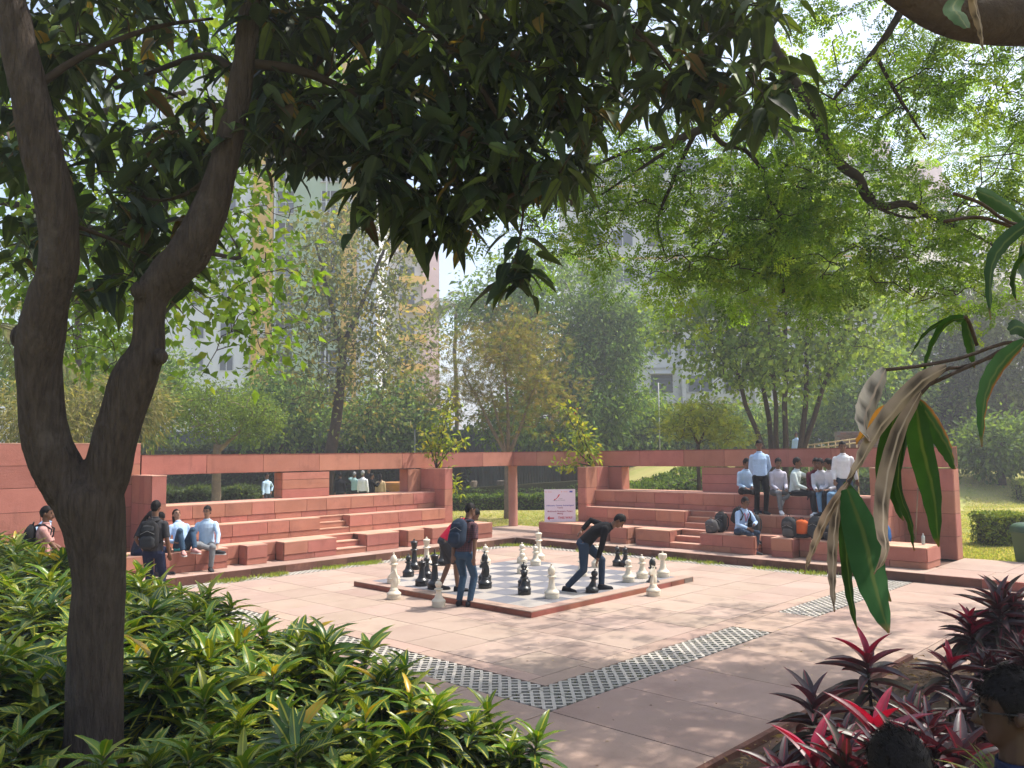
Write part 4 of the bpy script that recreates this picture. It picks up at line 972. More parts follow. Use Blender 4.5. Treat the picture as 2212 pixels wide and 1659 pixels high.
blades('grass', 'bright grass tufts growing along the foot of the kerb', np.array(q), .075, [(.26, .34, .07), (.36, .38, .09), (.18, .26, .05)], w=.014)
q = []
for _ in range(2600): q.append((random.uniform(10.2, 10.8), random.uniform(-10.8, -.2) , -.015))
for _ in range(1600): q.append((random.uniform(.2, 10.2), random.uniform(-10.8, -10.2), -.015))
blades('grass', 'sparse moss and grass in the holes of the lattice pavers', np.array([p for p in q if not (-6 < p[1] < -4.53)]), .02, [(.07, .09, .03), (.10, .12, .03)], w=.012)
# ------------------------------------------------------------------ giant chess pieces
def chess_parts(kind):
    """list of (part name, mesh), pieces standing on z = 0"""
    if kind in ('pawn', 'lifted'): h, r = .46, .118
    else: h, r = {'rook': (.50, .128), 'knight': (.54, .128), 'bishop': (.58, .128), 'queen': (.66, .135), 'king': (.74, .138)}[kind]
    P = []
    base = [(r * .97, 0), (r, .012), (r, .062), (r * .95, .068), (r * .95, .074), (r * 1.03, .082), (r * 1.03, .098), (r * .93, .118), (r * .74, .135), (r * .64, .15)]
    P.append(('base', MB().lathe(base, 28).mesh('base')))
    zc = {'pawn': .285, 'rook': .36, 'knight': .2, 'bishop': .36, 'queen': .42, 'king': .44}[kind]
    if kind != 'knight':
        P.append(('stem', MB().lathe([(r * .63, .1495), (r * .58, .165), (r * .47, .20), (r * .38, zc - .05), (r * .37, zc - .025), (r * .42, zc - .012)], 24).mesh('stem')))
        if kind != 'rook': P.append(('collar', MB().lathe([(r * .40, zc - .013), (r * .62, zc - .004), (r * .66, zc + .006), (r * .60, zc + .018), (r * .42, zc + .026), (r * .36, zc + .03)], 24).mesh('collar')))
    if kind == 'pawn':
        b = [(r * .34, zc + .029)] + [(r * .52 * math.sin(R(a)), zc + .087 - .058 * math.cos(R(a))) for a in range(40, 176, 12)]
        P.append(('head', MB().lathe(b, 24).mesh('head'))); P.append(('knob', MB().lathe([(.010, zc + .142), (.011, zc + .152), (.019, zc + .160), (.019, zc + .170), (.010, zc + .178)], 14).mesh('knob')))
    if kind == 'rook':
        P.append(('turret', MB().lathe([(r * .42, zc - .013), (r * .60, zc + .008), (r * .66, zc + .02), (r * .68, zc + .085), (r * .62, zc + .092), (r * .60, zc + .098), (r * .2, zc + .105)], 8).mesh('turret', False))); P.append(('knob', MB().lathe([(.01, zc + .104), (.011, zc + .112), (.019, zc + .12), (.019, zc + .13), (.010, zc + .138)], 14).mesh('knob')))
    if kind == 'bishop':
        P.append(('mitre', MB().lathe([(r * .34, zc + .029), (r * .46, zc + .05), (r * .52, zc + .085), (r * .48, zc + .125), (r * .34, zc + .16), (r * .16, zc + .185), (r * .08, zc + .192)], 24).mesh('mitre'))); P.append(('knob', MB().lathe([(.009, zc + .19), (.010, zc + .2), (.017, zc + .207), (.018, zc + .222), (.010, zc + .228)], 14).mesh('knob')))
    if kind in ('queen', 'king'):
        P.append(('crown', MB().lathe([(r * .36, zc + .029), (r * .40, zc + .05), (r * .42, zc + .07), (r * .46, zc + .075), (r * .58, zc + .165), (r * .60, zc + .172), (r * .55, zc + .18), (r * .30, zc + .198), (r * .12, zc + .205)], 20).mesh('crown')))
        if kind == 'queen': P.append(('knob', MB().lathe([(.010, zc + .203), (.012, zc + .212), (.020, zc + .222), (.020, zc + .232), (.008, zc + .242)], 14).mesh('knob')))
        else: P.append(('cross', MB().box((-.017, -.013, zc + .2), (.017, .013, zc + .288)).box((-.038, -.0125, zc + .234), (.038, .0125, zc + .262)).mesh('cross', False)))
    if kind == 'knight':
        P.append(('stem', MB().lathe([(r * .63, .1495), (r * .60, .165), (r * .50, .185), (r * .44, .20)], 24).mesh('stem')))
        out = [(-.055, .18), (-.075, .25), (-.085, .32), (-.070, .40), (-.045, .45), (-.035, .49), (-.018, .53), (-.002, .495), (.012, .49), (.045, .47), (.085, .435), (.105, .405), (.108, .385), (.092, .372), (.06, .378), (.035, .37), (.028, .345), (.045, .30), (.062, .25), (.058, .18)]
        mb = MB(); n = len(out)
        mb.loft([[Vector((x * .93, -.03, z)) for x, z in out], [Vector((x, -.018, z)) for x, z in out], [Vector((x, .018, z)) for x, z in out], [Vector((x * .93, .03, z)) for x, z in out]])
        mb.ball((-.02, 0, .30), (.055, .045, .12)).ball((0, .022, .515), (.012, .012, .03)).ball((0, -.022, .515), (.012, .012, .03))
        P.append(('horse_head', voxel(mb, 'horse_head', .009, 2)))
    return [(a, sharpen(m, 38)) for a, m in P]
PIECE = {k: chess_parts(k) for k in ('pawn', 'rook', 'knight', 'bishop', 'queen', 'king')}
for k in PIECE.values():
    for nm, me in k: me.materials.append(None)
def chess(kind, white, lab, pos, rot=0.0, tilt=None):
    t = empty('chess_' + kind, pos, rot, label=lab, cat='chess piece', group='giant chess pieces')
    if tilt: t.rotation_euler = tilt
    for nm, me in PIECE[kind]:
        o = obj(nm, me, None, t); o.material_slots[0].link = 'OBJECT'; o.material_slots[0].material = M_['chess_white' if white else 'chess_black']
    return t
def S(x, y, z): return gp(x * 2212 / 4032, y * 2212 / 4032, z)      # original photo pixels
away = math.atan2(CF.y, CF.x)
for kind, wh, x, y, z, lab in (
    ('knight', 1, 1551, 2358, 0, 'white chess knight on the paving at the left side of the platform'), ('bishop', 1, 1550, 2296, .1, 'white chess bishop on the platform corner behind the left white knight'),
    ('pawn', 0, 1608, 2270, .1, 'leftmost black chess pawn on the board'), ('queen', 0, 1631, 2242, .1, 'black chess queen at the back left, right behind the leftmost black pawn'), ('queen', 1, 1680, 2232, .1, 'white chess queen between the black queen and the boy in red'),
    ('rook', 0, 1661, 2306, .1, 'black chess rook near the left edge of the board'), ('pawn', 0, 1681, 2278, .1, 'black chess pawn between the black rook and the black king'), ('king', 0, 1712, 2318, .1, 'black chess king left of the boy in red'),
    ('pawn', 1, 1727, 2388, 0, 'white chess pawn on the paving by the shoes of the boy with the blue backpack'), ('bishop', 0, 1741, 2226, .1, 'black chess piece half hidden behind the boy in red'),
    ('pawn', 1, 1912, 2224, .1, 'white chess pawn at the back of the board behind the black knight'), ('knight', 0, 1910, 2315, .1, 'black chess knight in front of the black bishop'), ('bishop', 0, 1909, 2290, .1, 'black chess bishop directly behind the black knight'),
    ('pawn', 1, 2056, 2216, .1, 'white chess pawn at the back left of the white king'), ('pawn', 1, 2058, 2258, .1, 'white chess pawn right behind the two black pawns'), ('pawn', 1, 2109, 2226, .1, 'white chess pawn just in front of the white king'), ('king', 1, 2122, 2204, .1, 'tall white chess king at the far corner of the board'),
    ('pawn', 0, 2065, 2340, .1, 'front one of two black chess pawns near the board corner'), ('pawn', 0, 2064, 2310, .1, 'rear one of two black chess pawns near the board corner'), ('bishop', 1, 2173, 2354, .1, 'white chess bishop alone on the near right of the board'),
    ('pawn', 1, 2290, 2268, .1, 'white chess pawn seen between the legs of the bending man'), ('rook', 1, 2352, 2233, .1, 'white chess rook mostly hidden behind the bending man'),
    ('pawn', 0, 2432, 2228, 0, 'left one of two black chess pawns on the paving beyond the board'), ('pawn', 0, 2463, 2231, 0, 'right one of two black chess pawns on the paving beyond the board'), ('pawn', 1, 2475, 2291, .1, 'white chess pawn near the right edge, left of the other'), ('pawn', 1, 2529, 2276, .1, 'white chess pawn between the other right pawn and the white rook'),
    ('rook', 1, 2611, 2271, .1, 'white chess rook near the right corner of the board'), ('knight', 1, 2573, 2345, 0, 'white chess knight on the paving at the right side of the platform'), ('bishop', 0, 2571, 2312, 0, 'black chess bishop hidden behind the right white knight')):
    p = S(x, y, z); v_ = _v((-1, -.25 if x < 2200 else -.8, 0)); chess(kind, wh, lab, p, math.atan2(v_.y, v_.x) if kind == 'knight' else away + random.uniform(-.5, .5) + 0)

# ------------------------------------------------------------------ sign on the right seating
def lettering(txt, size, mat, parent, x, z, bold=0.0, align='CENTER', y=-.0275):
    cu = bpy.data.curves.new('lettering', 'FONT'); cu.body = txt; cu.size = size; cu.align_x = align; cu.extrude = .0006; cu.offset = bold
    o = bpy.data.objects.new('tmp', cu); COL.objects.link(o); dg = bpy.context.evaluated_depsgraph_get()
    me = bpy.data.meshes.new_from_object(o.evaluated_get(dg)); bpy.data.objects.remove(o); bpy.data.curves.remove(cu); me.materials.clear(); me.materials.append(mat)
    return obj('lettering', me, None, parent, (x, y, z), (R(90), 0, 0))
sp = gp(1210, 1127, Z1); sp.x = max(sp.x, .75)
sg = empty('direction_sign', (sp.x, sp.y, Z1 + .002), math.atan2(CR.y, CR.x) + R(4), label='white direction sign with red arrow reading THIS WAY on the seating end', cat='sign')
s_ = (sp - CAM).dot(CF) / FPX; SW, SH = 66 * s_, 69 * s_
vin = mk('sign_vinyl', (.72, .62, .68), (.68, .58, .66), 2, .4, .4, .15, 6, local=True); red = mk('sign_red', (.50, .02, .04), None, rough=.5); blue = mk('sign_blue', (.07, .07, .35), None, rough=.5); grey = mk('sign_grey', (.30, .27, .32), None, rough=.5); org = mk('sign_orange', (.7, .22, .1), None, rough=.5); dred = mk('sign_maroon', (.30, .03, .08), None, rough=.5); frm = mk('sign_frame', (.74, .72, .74), None, rough=.5)
MB().box((-SW / 2, -.025, .01), (SW / 2, .0, SH)).build('panel', vin, sg, smooth=False)
for a, b in (((-SW / 2 - .008, -.03, 0), (-SW / 2, .006, SH + .008)), ((SW / 2, -.03, 0), (SW / 2 + .008, .006, SH + .008)), ((-SW / 2, -.03, SH), (SW / 2, .006, SH + .008)), ((-SW / 2, -.03, 0), (SW / 2, .006, .01))): MB().box(a, b).build('frame', frm, sg, smooth=False)
MB().tube([(0, 0, SH * .8), (0, .22, 0.004)], .012, 6).build('prop', frm, sg)
lettering('Utkhanana- Dummy Archeological', SH * .062, blue, sg, 0, SH * .485, .0012); lettering('Trench', SH * .062, dred, sg, 0, SH * .415, .0012)
lettering('Mritbhanda Parampara- Pottery', SH * .062, dred, sg, 0, SH * .305, .0012); lettering('Making', SH * .062, dred, sg, 0, SH * .235, .0012); lettering('THIS WAY', SH * .10, red, sg, SW * .17, SH * .09, .0018)
lettering('ASHN', SH * .05, grey, sg, SW * .02, SH * .70); lettering('E-ITIHAS', SH * .06, grey, sg, SW * .055, SH * .645)
for x in (-.39, .13): lettering('INDRADHANU' if 0 else 'ITIHASA', SH * .035, org, sg, SW * (x + .06), SH * .915); MB().lathe([(.014, 0), (.014, .001)], 12).build('emblem', org, sg, loc=(SW * (x - .07), -.0265, SH * .93), rot=(R(90), 0, 0))
MB().box((SW * .32, -.0268, SH * .905), (SW * .42, -.0252, SH * .955)).build('emblem', blue, sg, smooth=False)
def flat(pts, nm, mat): obj(nm, mesh_from(nm, [(x * SW, -.0272, z * SH) for x, z in pts], [tuple(range(len(pts)))]), mat, sg)
flat([(-.43, .115), (-.35, .19), (-.35, .135), (-.2, .135), (-.2, .095), (-.35, .095), (-.35, .04)], 'arrow', red)
flat([(-.2, .70), (-.14, .71), (-.09, .76), (-.05, .84), (.01, .855), (-.03, .79), (-.08, .735), (-.13, .695), (-.19, .66)], 'quill', red); flat([(-.24, .655), (-.19, .672), (-.12, .66), (-.05, .655), (-.12, .645), (-.2, .648)], 'quill', grey)

# ------------------------------------------------------------------ bags
def fabric(nm, c, c2=None, rough=.85): return mk('fabric_' + nm, c, c2 or tuple(k * .75 for k in c), 7, rough, .2, .35, 60, local=True)
def pack_mesh(w, h, d, seed):
    r = random.Random(seed); mb = MB(); rings = []
    for i in range(9):
        u = i / 8; k = (1 - abs(2 * u - 1) ** 4.5) ** .5 if 0 < u < 1 else .35; k *= 1 - .12 * u; sag = (1 - u) * .04
        c = Vector((sag * d, 0, h * u)); ring = []
        for j in range(16):
            a = 2 * math.pi * j / 16; q = 2 / 3.2; x = math.copysign(abs(math.cos(a)) ** q, math.cos(a)); y = math.copysign(abs(math.sin(a)) ** q, math.sin(a))
            ring.append(c + Vector((x * d / 2 * k * (1.1 - .2 * u), y * w / 2 * k, 0)) + Vector((r.uniform(-1, 1), r.uniform(-1, 1), r.uniform(-1, 1))) * .006)
        rings.append(ring)
    return mb.loft(rings)
def backpack(lab, loc, rotz, mat, mat2=None, w=.31, h=.46, d=.20, tilt=0.0, seed=0, roll=0.0, straps=True, group='backpacks'):
    """stands on its base, front pocket towards local +x"""
    t = empty('backpack', loc, label=lab, cat='backpack', group=group); t.rotation_euler = (roll, tilt, rotz)
    obj('body', pack_mesh(w, h, d, seed).mesh('body'), mat, t)
    mb = pack_mesh(w * .82, h * .46, d * .55, seed + 5); o = obj('front_pocket', mb.mesh('front_pocket'), mat2 or mat, t); o.location = (d * .34, 0, h * .06)
    mb = pack_mesh(w * .7, h * .25, d * .5, seed + 9); o = obj('top_pocket', mb.mesh('top_pocket'), mat2 or mat, t); o.location = (d * .25, 0, h * .60)
    MB().tube([(-.02, -.035, h * .97), (-.03, -.03, h + .045), (-.03, .03, h + .045), (-.02, .035, h * .97)], .008, 6).build('handle', M_['chess_black'], t)
    if straps:
        for s in (-1, 1): MB().tube([(-d * .42, s * .06, h * .93), (-d * .75, s * .09, h * .72), (-d * .72, s * .11, h * .35), (-d * .4, s * .12, h * .12)], .018, 6).build('shoulder_strap', mat, t)
    MB().tube([(d * .44, -w * .36, h * .55), (d * .50, 0, h * .66), (d * .44, w * .36, h * .55)], .004, 4).build('zip', M_['pole'], t)
    return t
FB = {k: fabric(k, c) for k, c in dict(black=(.018, .018, .02), grey=(.10, .095, .095), navy=(.022, .035, .06), orange=(.62, .12, .03), blue=(.03, .12, .32), charcoal=(.04, .042, .045)).items()}
def tow(p): return math.atan2(CAM.y - p.y, CAM.x - p.x)      # facing the camera
for x, y, m, m2, w, h, d, tl, lab, sd_, back in (
    (1541, 1155, 'grey', 'grey', .36, .34, .22, .25, 'grey bulging backpack leaning on the lower block left of the seated student', 1, .0), (1556, 1150, 'black', 'charcoal', .34, .50, .22, -.12, 'tall black backpack behind the grey one on the lower block', 2, .22),
    (1628, 1155, 'charcoal', 'charcoal', .32, .48, .20, -.10, 'dark backpack standing right of the student with the red lanyard', 3, .2),
    (1708, 1155, 'charcoal', 'grey', .36, .48, .24, .18, 'black and pale grey backpack left of the orange bag', 4, .1), (1760, 1158, 'charcoal', 'charcoal', .33, .50, .22, -.1, 'dark grey backpack just right of the orange bag', 6, .15), (1780, 1160, 'black', 'black', .30, .46, .20, -.1, 'black backpack second to the right of the orange bag', 7, .12), (1798, 1162, 'charcoal', 'black', .34, .34, .22, .15, 'slumped black backpack left of the blue one', 8, .0),
    (1822, 1158, 'blue', 'blue', .30, .44, .20, -.08, 'blue backpack behind the hanging bamboo leaves', 9, .15), (1907, 1156, 'blue', 'navy', .30, .42, .20, -.08, 'blue backpack close to the right pier', 10, .15)):
    p = on_wing('R', x, y, min(D1 + .2 + back, D2 - .13)); backpack(lab, (p.x, p.y, Z1 + .004), R(-90) + random.uniform(-.25, .25), FB[m], FB[m2], w, h, d, tl, sd_)
p = on_wing('R', 1733, 1150, D1 + .35)
t = empty('duffel_bag', (p.x, p.y, Z1 + .003), R(-90), label='bright orange bag with black base among the dark backpacks', cat='bag')
obj('body', pack_mesh(.33, .34, .22, 20).mesh('body'), FB['orange'], t, loc=(0, 0, .075)); obj('base', pack_mesh(.36, .10, .26, 21).mesh('base'), FB['black'], t); MB().tube([(0, -.05, .40), (0, -.03, .455), (0, .03, .455), (0, .05, .40)], .01, 6).build('handle', FB['black'], t)
# bottles
def bottle(loc, c, lab, rot=(0, 0, 0)):
    t = empty('water_bottle', loc, label=lab, cat='bottle'); t.rotation_euler = rot
    MB().lathe([(.030, 0), (.034, .01), (.034, .15), (.030, .17), (.014, .195), (.014, .205)], 16).build('body', mk('bottle_plastic', c, None, rough=.25, spec=.5), t); MB().lathe([(.016, .204), (.016, .225), (.012, .228)], 12).build('cap', M_['pole'], t)
bottle((10.62, 1.30, Z1 + .003), (.35, .42, .40), 'small clear bottle on the bench end by the leaning stick')

# ------------------------------------------------------------------ litter bin, stools, planters, ladder
p = gp(2206, 1215, .14); p = p + Vector(CR) * .24
t = empty('litter_bin', (p.x, p.y, .12), math.atan2(CF.y, CF.x), label='green plastic litter bin with domed lid cut by the right edge', cat='bin')
mb = MB(); rr = []
for z, w, d in ((0, .20, .2), (.02, .22, .22), (.62, .27, .26), (.66, .275, .265)): rr.append([Vector((x, y, z)) for x, y in ((-d, -w), (d, -w), (d, w), (-d, w))])
mb.loft(rr).build('body', M_['bin_green'], t, smooth=False); mb = MB(); rr = []
for i in range(9):
    a = math.pi * i / 8; rr.append([Vector((-.29, -.29 * math.cos(a), .665 + .19 * math.sin(a) ** .6)), Vector((.29, -.29 * math.cos(a), .665 + .19 * math.sin(a) ** .6)), Vector((.29, -.29 * math.cos(a), .655)), Vector((-.29, -.29 * math.cos(a), .655))])
mb.loft(rr).build('lid', M_['bin_green'], t); MB().box((-.295, -.30, .63), (.295, .30, .66)).build('rim', M_['bin_green'], t, smooth=False)
for x, d, lab in ((952, 54, 'stone stool under the far seated person'), (1017, 54, 'stone stool left of the thin tree trunk'), (1086, 54, 'pale stone stool beside the corner column')):
    p = gbase(x, d); MB().lathe([(.42, 0), (.44, .05), (.40, .3), (.44, .62), (.40, .70), (.1, .71)], 18).build('stone_stool', M_['rock'], loc=p, label=lab, cat='stool', group='stone stools')
p = gbase(857, 40); t = empty('planter_bowl', p, label='wide terracotta planter bowl seen through the left wall opening', cat='planter'); MB().lathe([(.35, .0), (.38, .7), (.5, .75), (.75, 1.0), (.82, 1.12), (.78, 1.14), (.7, 1.05)], 22).build('bowl', mk('terracotta', (.42, .20, .07), (.34, .15, .06), 5, .85), t)
# bamboo rail on the bank behind the right wall
a, b = at(1745, 962, 34), at(1850, 948, 33); t = empty('bamboo_railing', (a.x, a.y, float(ground_z(a.x, a.y))), label='pale bamboo railing on the bank right of the fanned trunks', cat='railing')
rl_m = mk('bamboo_pole', (.50, .38, .22), (.42, .30, .16), 4, .7)
for dz in (0, -.16): MB().tube([a + Vector((0, 0, dz)), b + Vector((0, 0, dz))], .028, 6).build('rail', rl_m, t, world=True)
for i in range(8):
    q = a.lerp(b, i / 7); MB().tube([Vector((q.x, q.y, float(ground_z(q.x, q.y)) - .05)), q + Vector((0, 0, .04))], .025, 6).build('post', rl_m, t, world=True)
# ruined brick wall glimpsed beside the right pier
bw = gbase(1850, 40); t = empty('brick_wall', bw, math.atan2(CR.y, CR.x), label='old brown brick wall glimpsed beside the right pier', cat='wall')
brk = mk('old_brick', (.20, .115, .075), (.14, .08, .055), 5, .9, .2, .4, 30, .25, .02); MB().box((-.9, .04, 0), (1.3, .34, 2.0)).build('mortar', M_['rock'], t, smooth=False)
bme = mesh_from('brick', [((x) * .27, y * .10, z * .105) for x, y, z in CV], CFc); bme.materials.append(brk)
for r_ in range(16):
    for c_ in range(7): obj('brick', bme, None, t, (-.75 + c_ * .29 + (r_ % 2) * .145, .04 + random.uniform(-.008, .008), .06 + r_ * .122))
# ------------------------------------------------------------------ people
SK = mk('skin', (.17, .085, .050), (.15, .072, .042), 12, .55, .35, local=True); SK2 = mk('skin_light', (.30, .165, .105), (.26, .14, .09), 12, .55, .35, local=True); SK_SHADE = mk('skin_shaded', (.055, .028, .018), (.045, .022, .015), 12, .5, .35, local=True)  # last one: darker skin copy with the nearest people's shade in its colour
HAIR = mk('hair_black', (.006, .005, .005), (.010, .008, .008), 60, .6, .12, .3, 90, local=True); HGREY = mk('hair_grey', (.30, .30, .30), (.18, .18, .18), 60, .6, .3, .5, 120, local=True)
EYE = mk('eye', (.02, .012, .01), None, rough=.3); LIP = mk('lip', (.16, .06, .05), None, rough=.5); GLS = mk('spectacles', (.02, .02, .02), None, rough=.3, spec=.5); SOLE = mk('sole', (.55, .53, .50), None, rough=.7)
def plaid(nm, c1, c2):
    m, nt, out = nodes(nm); p = N(nt, 'ShaderNodeBsdfPrincipled'); p.inputs['Roughness'].default_value = .85; nt.links.new(p.outputs[0], out.inputs[0])
    tc = N(nt, 'ShaderNodeTexCoord'); f = None
    for dr in ('Y', 'Z'):
        w = N(nt, 'ShaderNodeTexWave', wave_type='BANDS', bands_direction=dr); w.inputs['Scale'].default_value = 9; nt.links.new(tc.outputs['Object'], w.inputs[0])
        r_ = ramp(nt, w.outputs['Fac'], .45, .65)
        if f is None: f = r_
        else:
            mm = N(nt, 'ShaderNodeMath', operation='MULTIPLY_ADD', i_1=.5); nt.links.new(r_, mm.inputs[0]); ml = N(nt, 'ShaderNodeMath', operation='MULTIPLY', i_1=.5); nt.links.new(f, ml.inputs[0]); nt.links.new(ml.outputs[0], mm.inputs[2]); f = mm.outputs[0]
    nt.links.new(mixc(nt, f, c1, c2), p.inputs['Base Color']); return m
CL = {k: mk('cloth_' + k, c, tuple(q * .82 for q in c), 9, .9, .15, .5, 26, local=True) for k, c in dict(ltblue=(.40, .55, .78), ltblue2=(.46, .62, .80), white=(.72, .73, .77), paleg=(.56, .66, .66), greyw=(.60, .61, .68), lilac=(.56, .54, .64), black=(.010, .010, .012), dark=(.022, .023, .028), char=(.045, .045, .05), red=(.50, .012, .045), pink=(.55, .30, .27), navy=(.018, .025, .06), grey=(.20, .21, .22), mint=(.40, .58, .55), jean=(.038, .075, .125), djean=(.030, .050, .085), sky=(.16, .30, .48), vest=(.03, .04, .065), brown=(.10, .075, .06), maroon=(.11, .02, .035)).items()}
CL['plaid'] = plaid('cloth_plaid', (.028, .016, .022), (.11, .035, .045)); CL['print'] = plaid('cloth_print', (.55, .33, .12), (.45, .38, .30))
def ik(a, t, l1, l2, hint):
    """middle joint of a two-bone chain from a to t"""
    a, t = Vector(a), Vector(t); d = t - a; ln = d.length
    if ln > (l1 + l2) * .995: d = d * ((l1 + l2) * .995 / ln); ln = d.length; t = a + d
    u = d.normalized(); x = (l1 * l1 - l2 * l2 + ln * ln) / (2 * ln); h = math.sqrt(max(0, l1 * l1 - x * x)); hv = Vector(hint); hv = hv - u * hv.dot(u)
    hv = hv.normalized() if hv.length > 1e-6 else u.orthogonal().normalized()
    return a + u * x + hv * h, t
def rot_y(v, a): return Vector((v.x * math.cos(a) + v.z * math.sin(a), v.y, -v.x * math.sin(a) + v.z * math.cos(a)))
HEAD = [(-.004, .018, .070, .030), (.018, .040, .084, -.005), (.045, .054, .088, -.045), (.08, .066, .086, -.082), (.115, .072, .083, -.098), (.15, .075, .086, -.104), (.18, .070, .076, -.096), (.205, .053, .054, -.074), (.222, .024, .020, -.038)]
def person(lab, loc, face, pelvis=(0, 0, .93), lean=0, side=0, twist=0, hp=0, hy=0, LH=(.05, .24, .78), RH=(.05, -.24, .78), LF=(.02, .10, .08), RF=(.02, -.10, .08), LK=(1, .1, 0), RK=(1, -.1, 0), LE=(-1, .5, -.3), RE=(-1, -.5, -.3), LT=(1, .25, 0), RT=(1, -.25, 0),
           shirt='ltblue', pants='dark', sleeve=1.0, leg=1.0, shoe='char', skin=None, hair=HAIR, hairlen=0, glasses=False, vox=.013, scale=1.0, tuck=False, beard=False, vest=None, group=None, sock=None, fat=1.0, lanyard=False, strands=False):
    """built facing local +x, standing on z = 0; joints found from hand and foot targets"""
    skin = skin or SK
    t = empty('person', loc, face, label=lab, cat='person', group=group); t.scale = (scale,) * 3
    PV = Vector(pelvis); a1, a2 = R(lean) * .75, R(lean) * 1.15
    up1 = rot_y(Vector((0, math.sin(R(side)), math.cos(R(side)))), a1); up2 = rot_y(Vector((0, math.sin(R(side)) * 1.2, math.cos(R(side)))), a2)
    mid = PV + up1 * .25; CH = mid + up2 * .25
    lat0 = Vector((0, 1, 0)); lat = Vector((-math.sin(R(twist)), math.cos(R(twist)), 0)); f0 = lat0.cross(up1).normalized(); f2 = lat.cross(up2).normalized()
    SL, SR = CH + lat * .168 - up2 * .05, CH - lat * .168 - up2 * .05; HL, HR = PV + lat0 * .095 - up1 * .03, PV - lat0 * .095 - up1 * .03
    EL, LH = ik(SL, LH, .29, .26, LE); ER, RH = ik(SR, RH, .29, .26, RE); KL, LF = ik(HL, LF, .44, .43, LK); KR, RF = ik(HR, RF, .44, .43, RK)
    NK = CH + up2 * .065 + f2 * .008; hd = rot_y(Vector((0, 0, 1)), a2 * .55 + R(hp)); ha = math.atan2(f2.y, f2.x) * (1 if abs(f2.z) < .95 else 0) + R(hy)
    hf = Vector((math.cos(ha), math.sin(ha), 0)); tl = a2 * .55 + R(hp); hz = (Vector((0, 0, 1)) * math.cos(tl) + Vector((math.cos(math.atan2(f2.y, f2.x)), math.sin(math.atan2(f2.y, f2.x)), 0)) * math.sin(tl)).normalized(); hx = (hf - hz * hf.dot(hz)).normalized(); hyv = hz.cross(hx)
    HB = NK + up2 * .05 + hz * .01 + hx * .0         # jaw level
    def hpnt(x, y, z): return HB + hx * x + hyv * y + hz * (z - .01)
    b = MB()
    b.ell([(hpnt((fr + bk) / 2, 0, z), hyv * w, hx * ((fr - bk) / 2)) for z, w, fr, bk in HEAD], 16)
    b.tube([hpnt(.082, 0, .125), hpnt(.098, 0, .095), hpnt(.112, 0, .075), hpnt(.095, 0, .066)], [.009, .012, .016, .012], 7)
    for s in (-1, 1): b.ball(hpnt(-.012, s * .076, .10), (.018, .018, .03), 8, 5)
    b.tube([CH - up2 * .02, NK, hpnt(-.015, 0, .07)], [.065, .056, .054], 10)
    tor = [(PV - up1 * .10, .13, .10, f0, lat0), (PV, .158, .112, f0, lat0), (mid, .142 * fat, .10 * fat, (f0 + f2).normalized(), (lat0 + lat).normalized()), (mid + up2 * .13, .160 * fat, .112 * fat, f2, lat), (CH - up2 * .03, .150, .095, f2, lat), (CH + up2 * .0, .125, .08, f2, lat), (CH + up2 * .04, .075, .058, f2, lat)]
    def torso(m, g, lo=0): m.ell([(c, la * (w + g), ff * (d + g)) for c, w, d, ff, la in tor[lo:]], 14)
    torso(b, -.006)
    for S_, E_, H_ in ((SL, EL, LH), (SR, ER, RH)): b.tube([S_, S_.lerp(E_, .5), E_, E_.lerp(H_, .35), H_], [.05, .046, .038, .038, .026], 9, True)
    for S_, E_, H_, sg_ in ((SL, EL, LH, 1), (SR, ER, RH, -1)):      # hands: palm, four fingers of unequal length, thumb at the side
        d = (H_ - E_).normalized(); pl = d.cross(f2 if abs(d.dot(f2)) < .9 else up2).normalized(); nn = pl.cross(d)
        b.ell([(H_ - d * .005, pl * .026, nn * .016), (H_ + d * .035, pl * .038, nn * .015), (H_ + d * .08, pl * .038, nn * .013)], 10)
        for q, l in ((-.028, .058), (-.0095, .07), (.0095, .066), (.028, .052)):
            o = H_ + d * .078 + pl * q; b.tube([o, o + d * l * .5 + nn * .006, o + d * l * .85 + nn * .022], [.0095, .009, .0075], 6, True)
        o = H_ + d * .03 + pl * .032 * sg_; b.tube([o, o + d * .03 + pl * .022 * sg_ + nn * .012, o + d * .055 + pl * .025 * sg_ + nn * .02], [.012, .0105, .009], 6, True)
    for H0, K0, F0 in ((HL, KL, LF), (HR, KR, RF)): b.tube([H0, H0.lerp(K0, .5), K0, K0.lerp(F0, .35), F0], [.082, .07, .052, .052, .036], 10, True)
    ft = []
    for F0, K0, tv in ((LF, KL, LT), (RF, KR, RT)):
        tv = Vector(tv).normalized(); sh = (F0 - K0).normalized(); upv = -sh if abs(sh.dot(tv)) < .8 else Vector((0, 0, 1)); upv = (upv - tv * upv.dot(tv)).normalized(); sv = tv.cross(upv); ft.append((F0, tv, upv, sv))
        b.ell([(F0 + tv * x - upv * (.08 - h), sv * w, upv * h) for x, w, h in ((-.06, .02, .02), (-.045, .032, .034), (.02, .035, .04), (.09, .04, .028), (.15, .042, .02), (.19, .025, .013))], 9)
    obj('body', voxel(b, 'body', vox, 2, skin), None, t)
    # shirt
    m = MB(); lo = 1 if tuck else 0; torso(m, .013 if not vest else .008, lo)
    for S_, E_, H_ in ((SL, EL, LH), (SR, ER, RH)):
        if sleeve > .9: pts = [S_, S_.lerp(E_, .5), E_, E_.lerp(H_, .45), E_.lerp(H_, .9 if sleeve > .97 else .6)]; rr = [.066, .060, .053, .048, .042]
        else: pts = [S_, S_.lerp(E_, .45), S_.lerp(E_, .85)]; rr = [.066, .062, .060]
        m.tube(pts, rr, 10); m.ball(S_ - up2 * .01, .062)
    sh_ = obj('shirt', voxel(m, 'shirt', max(vox, .011), 3, CL[shirt]), None, t)
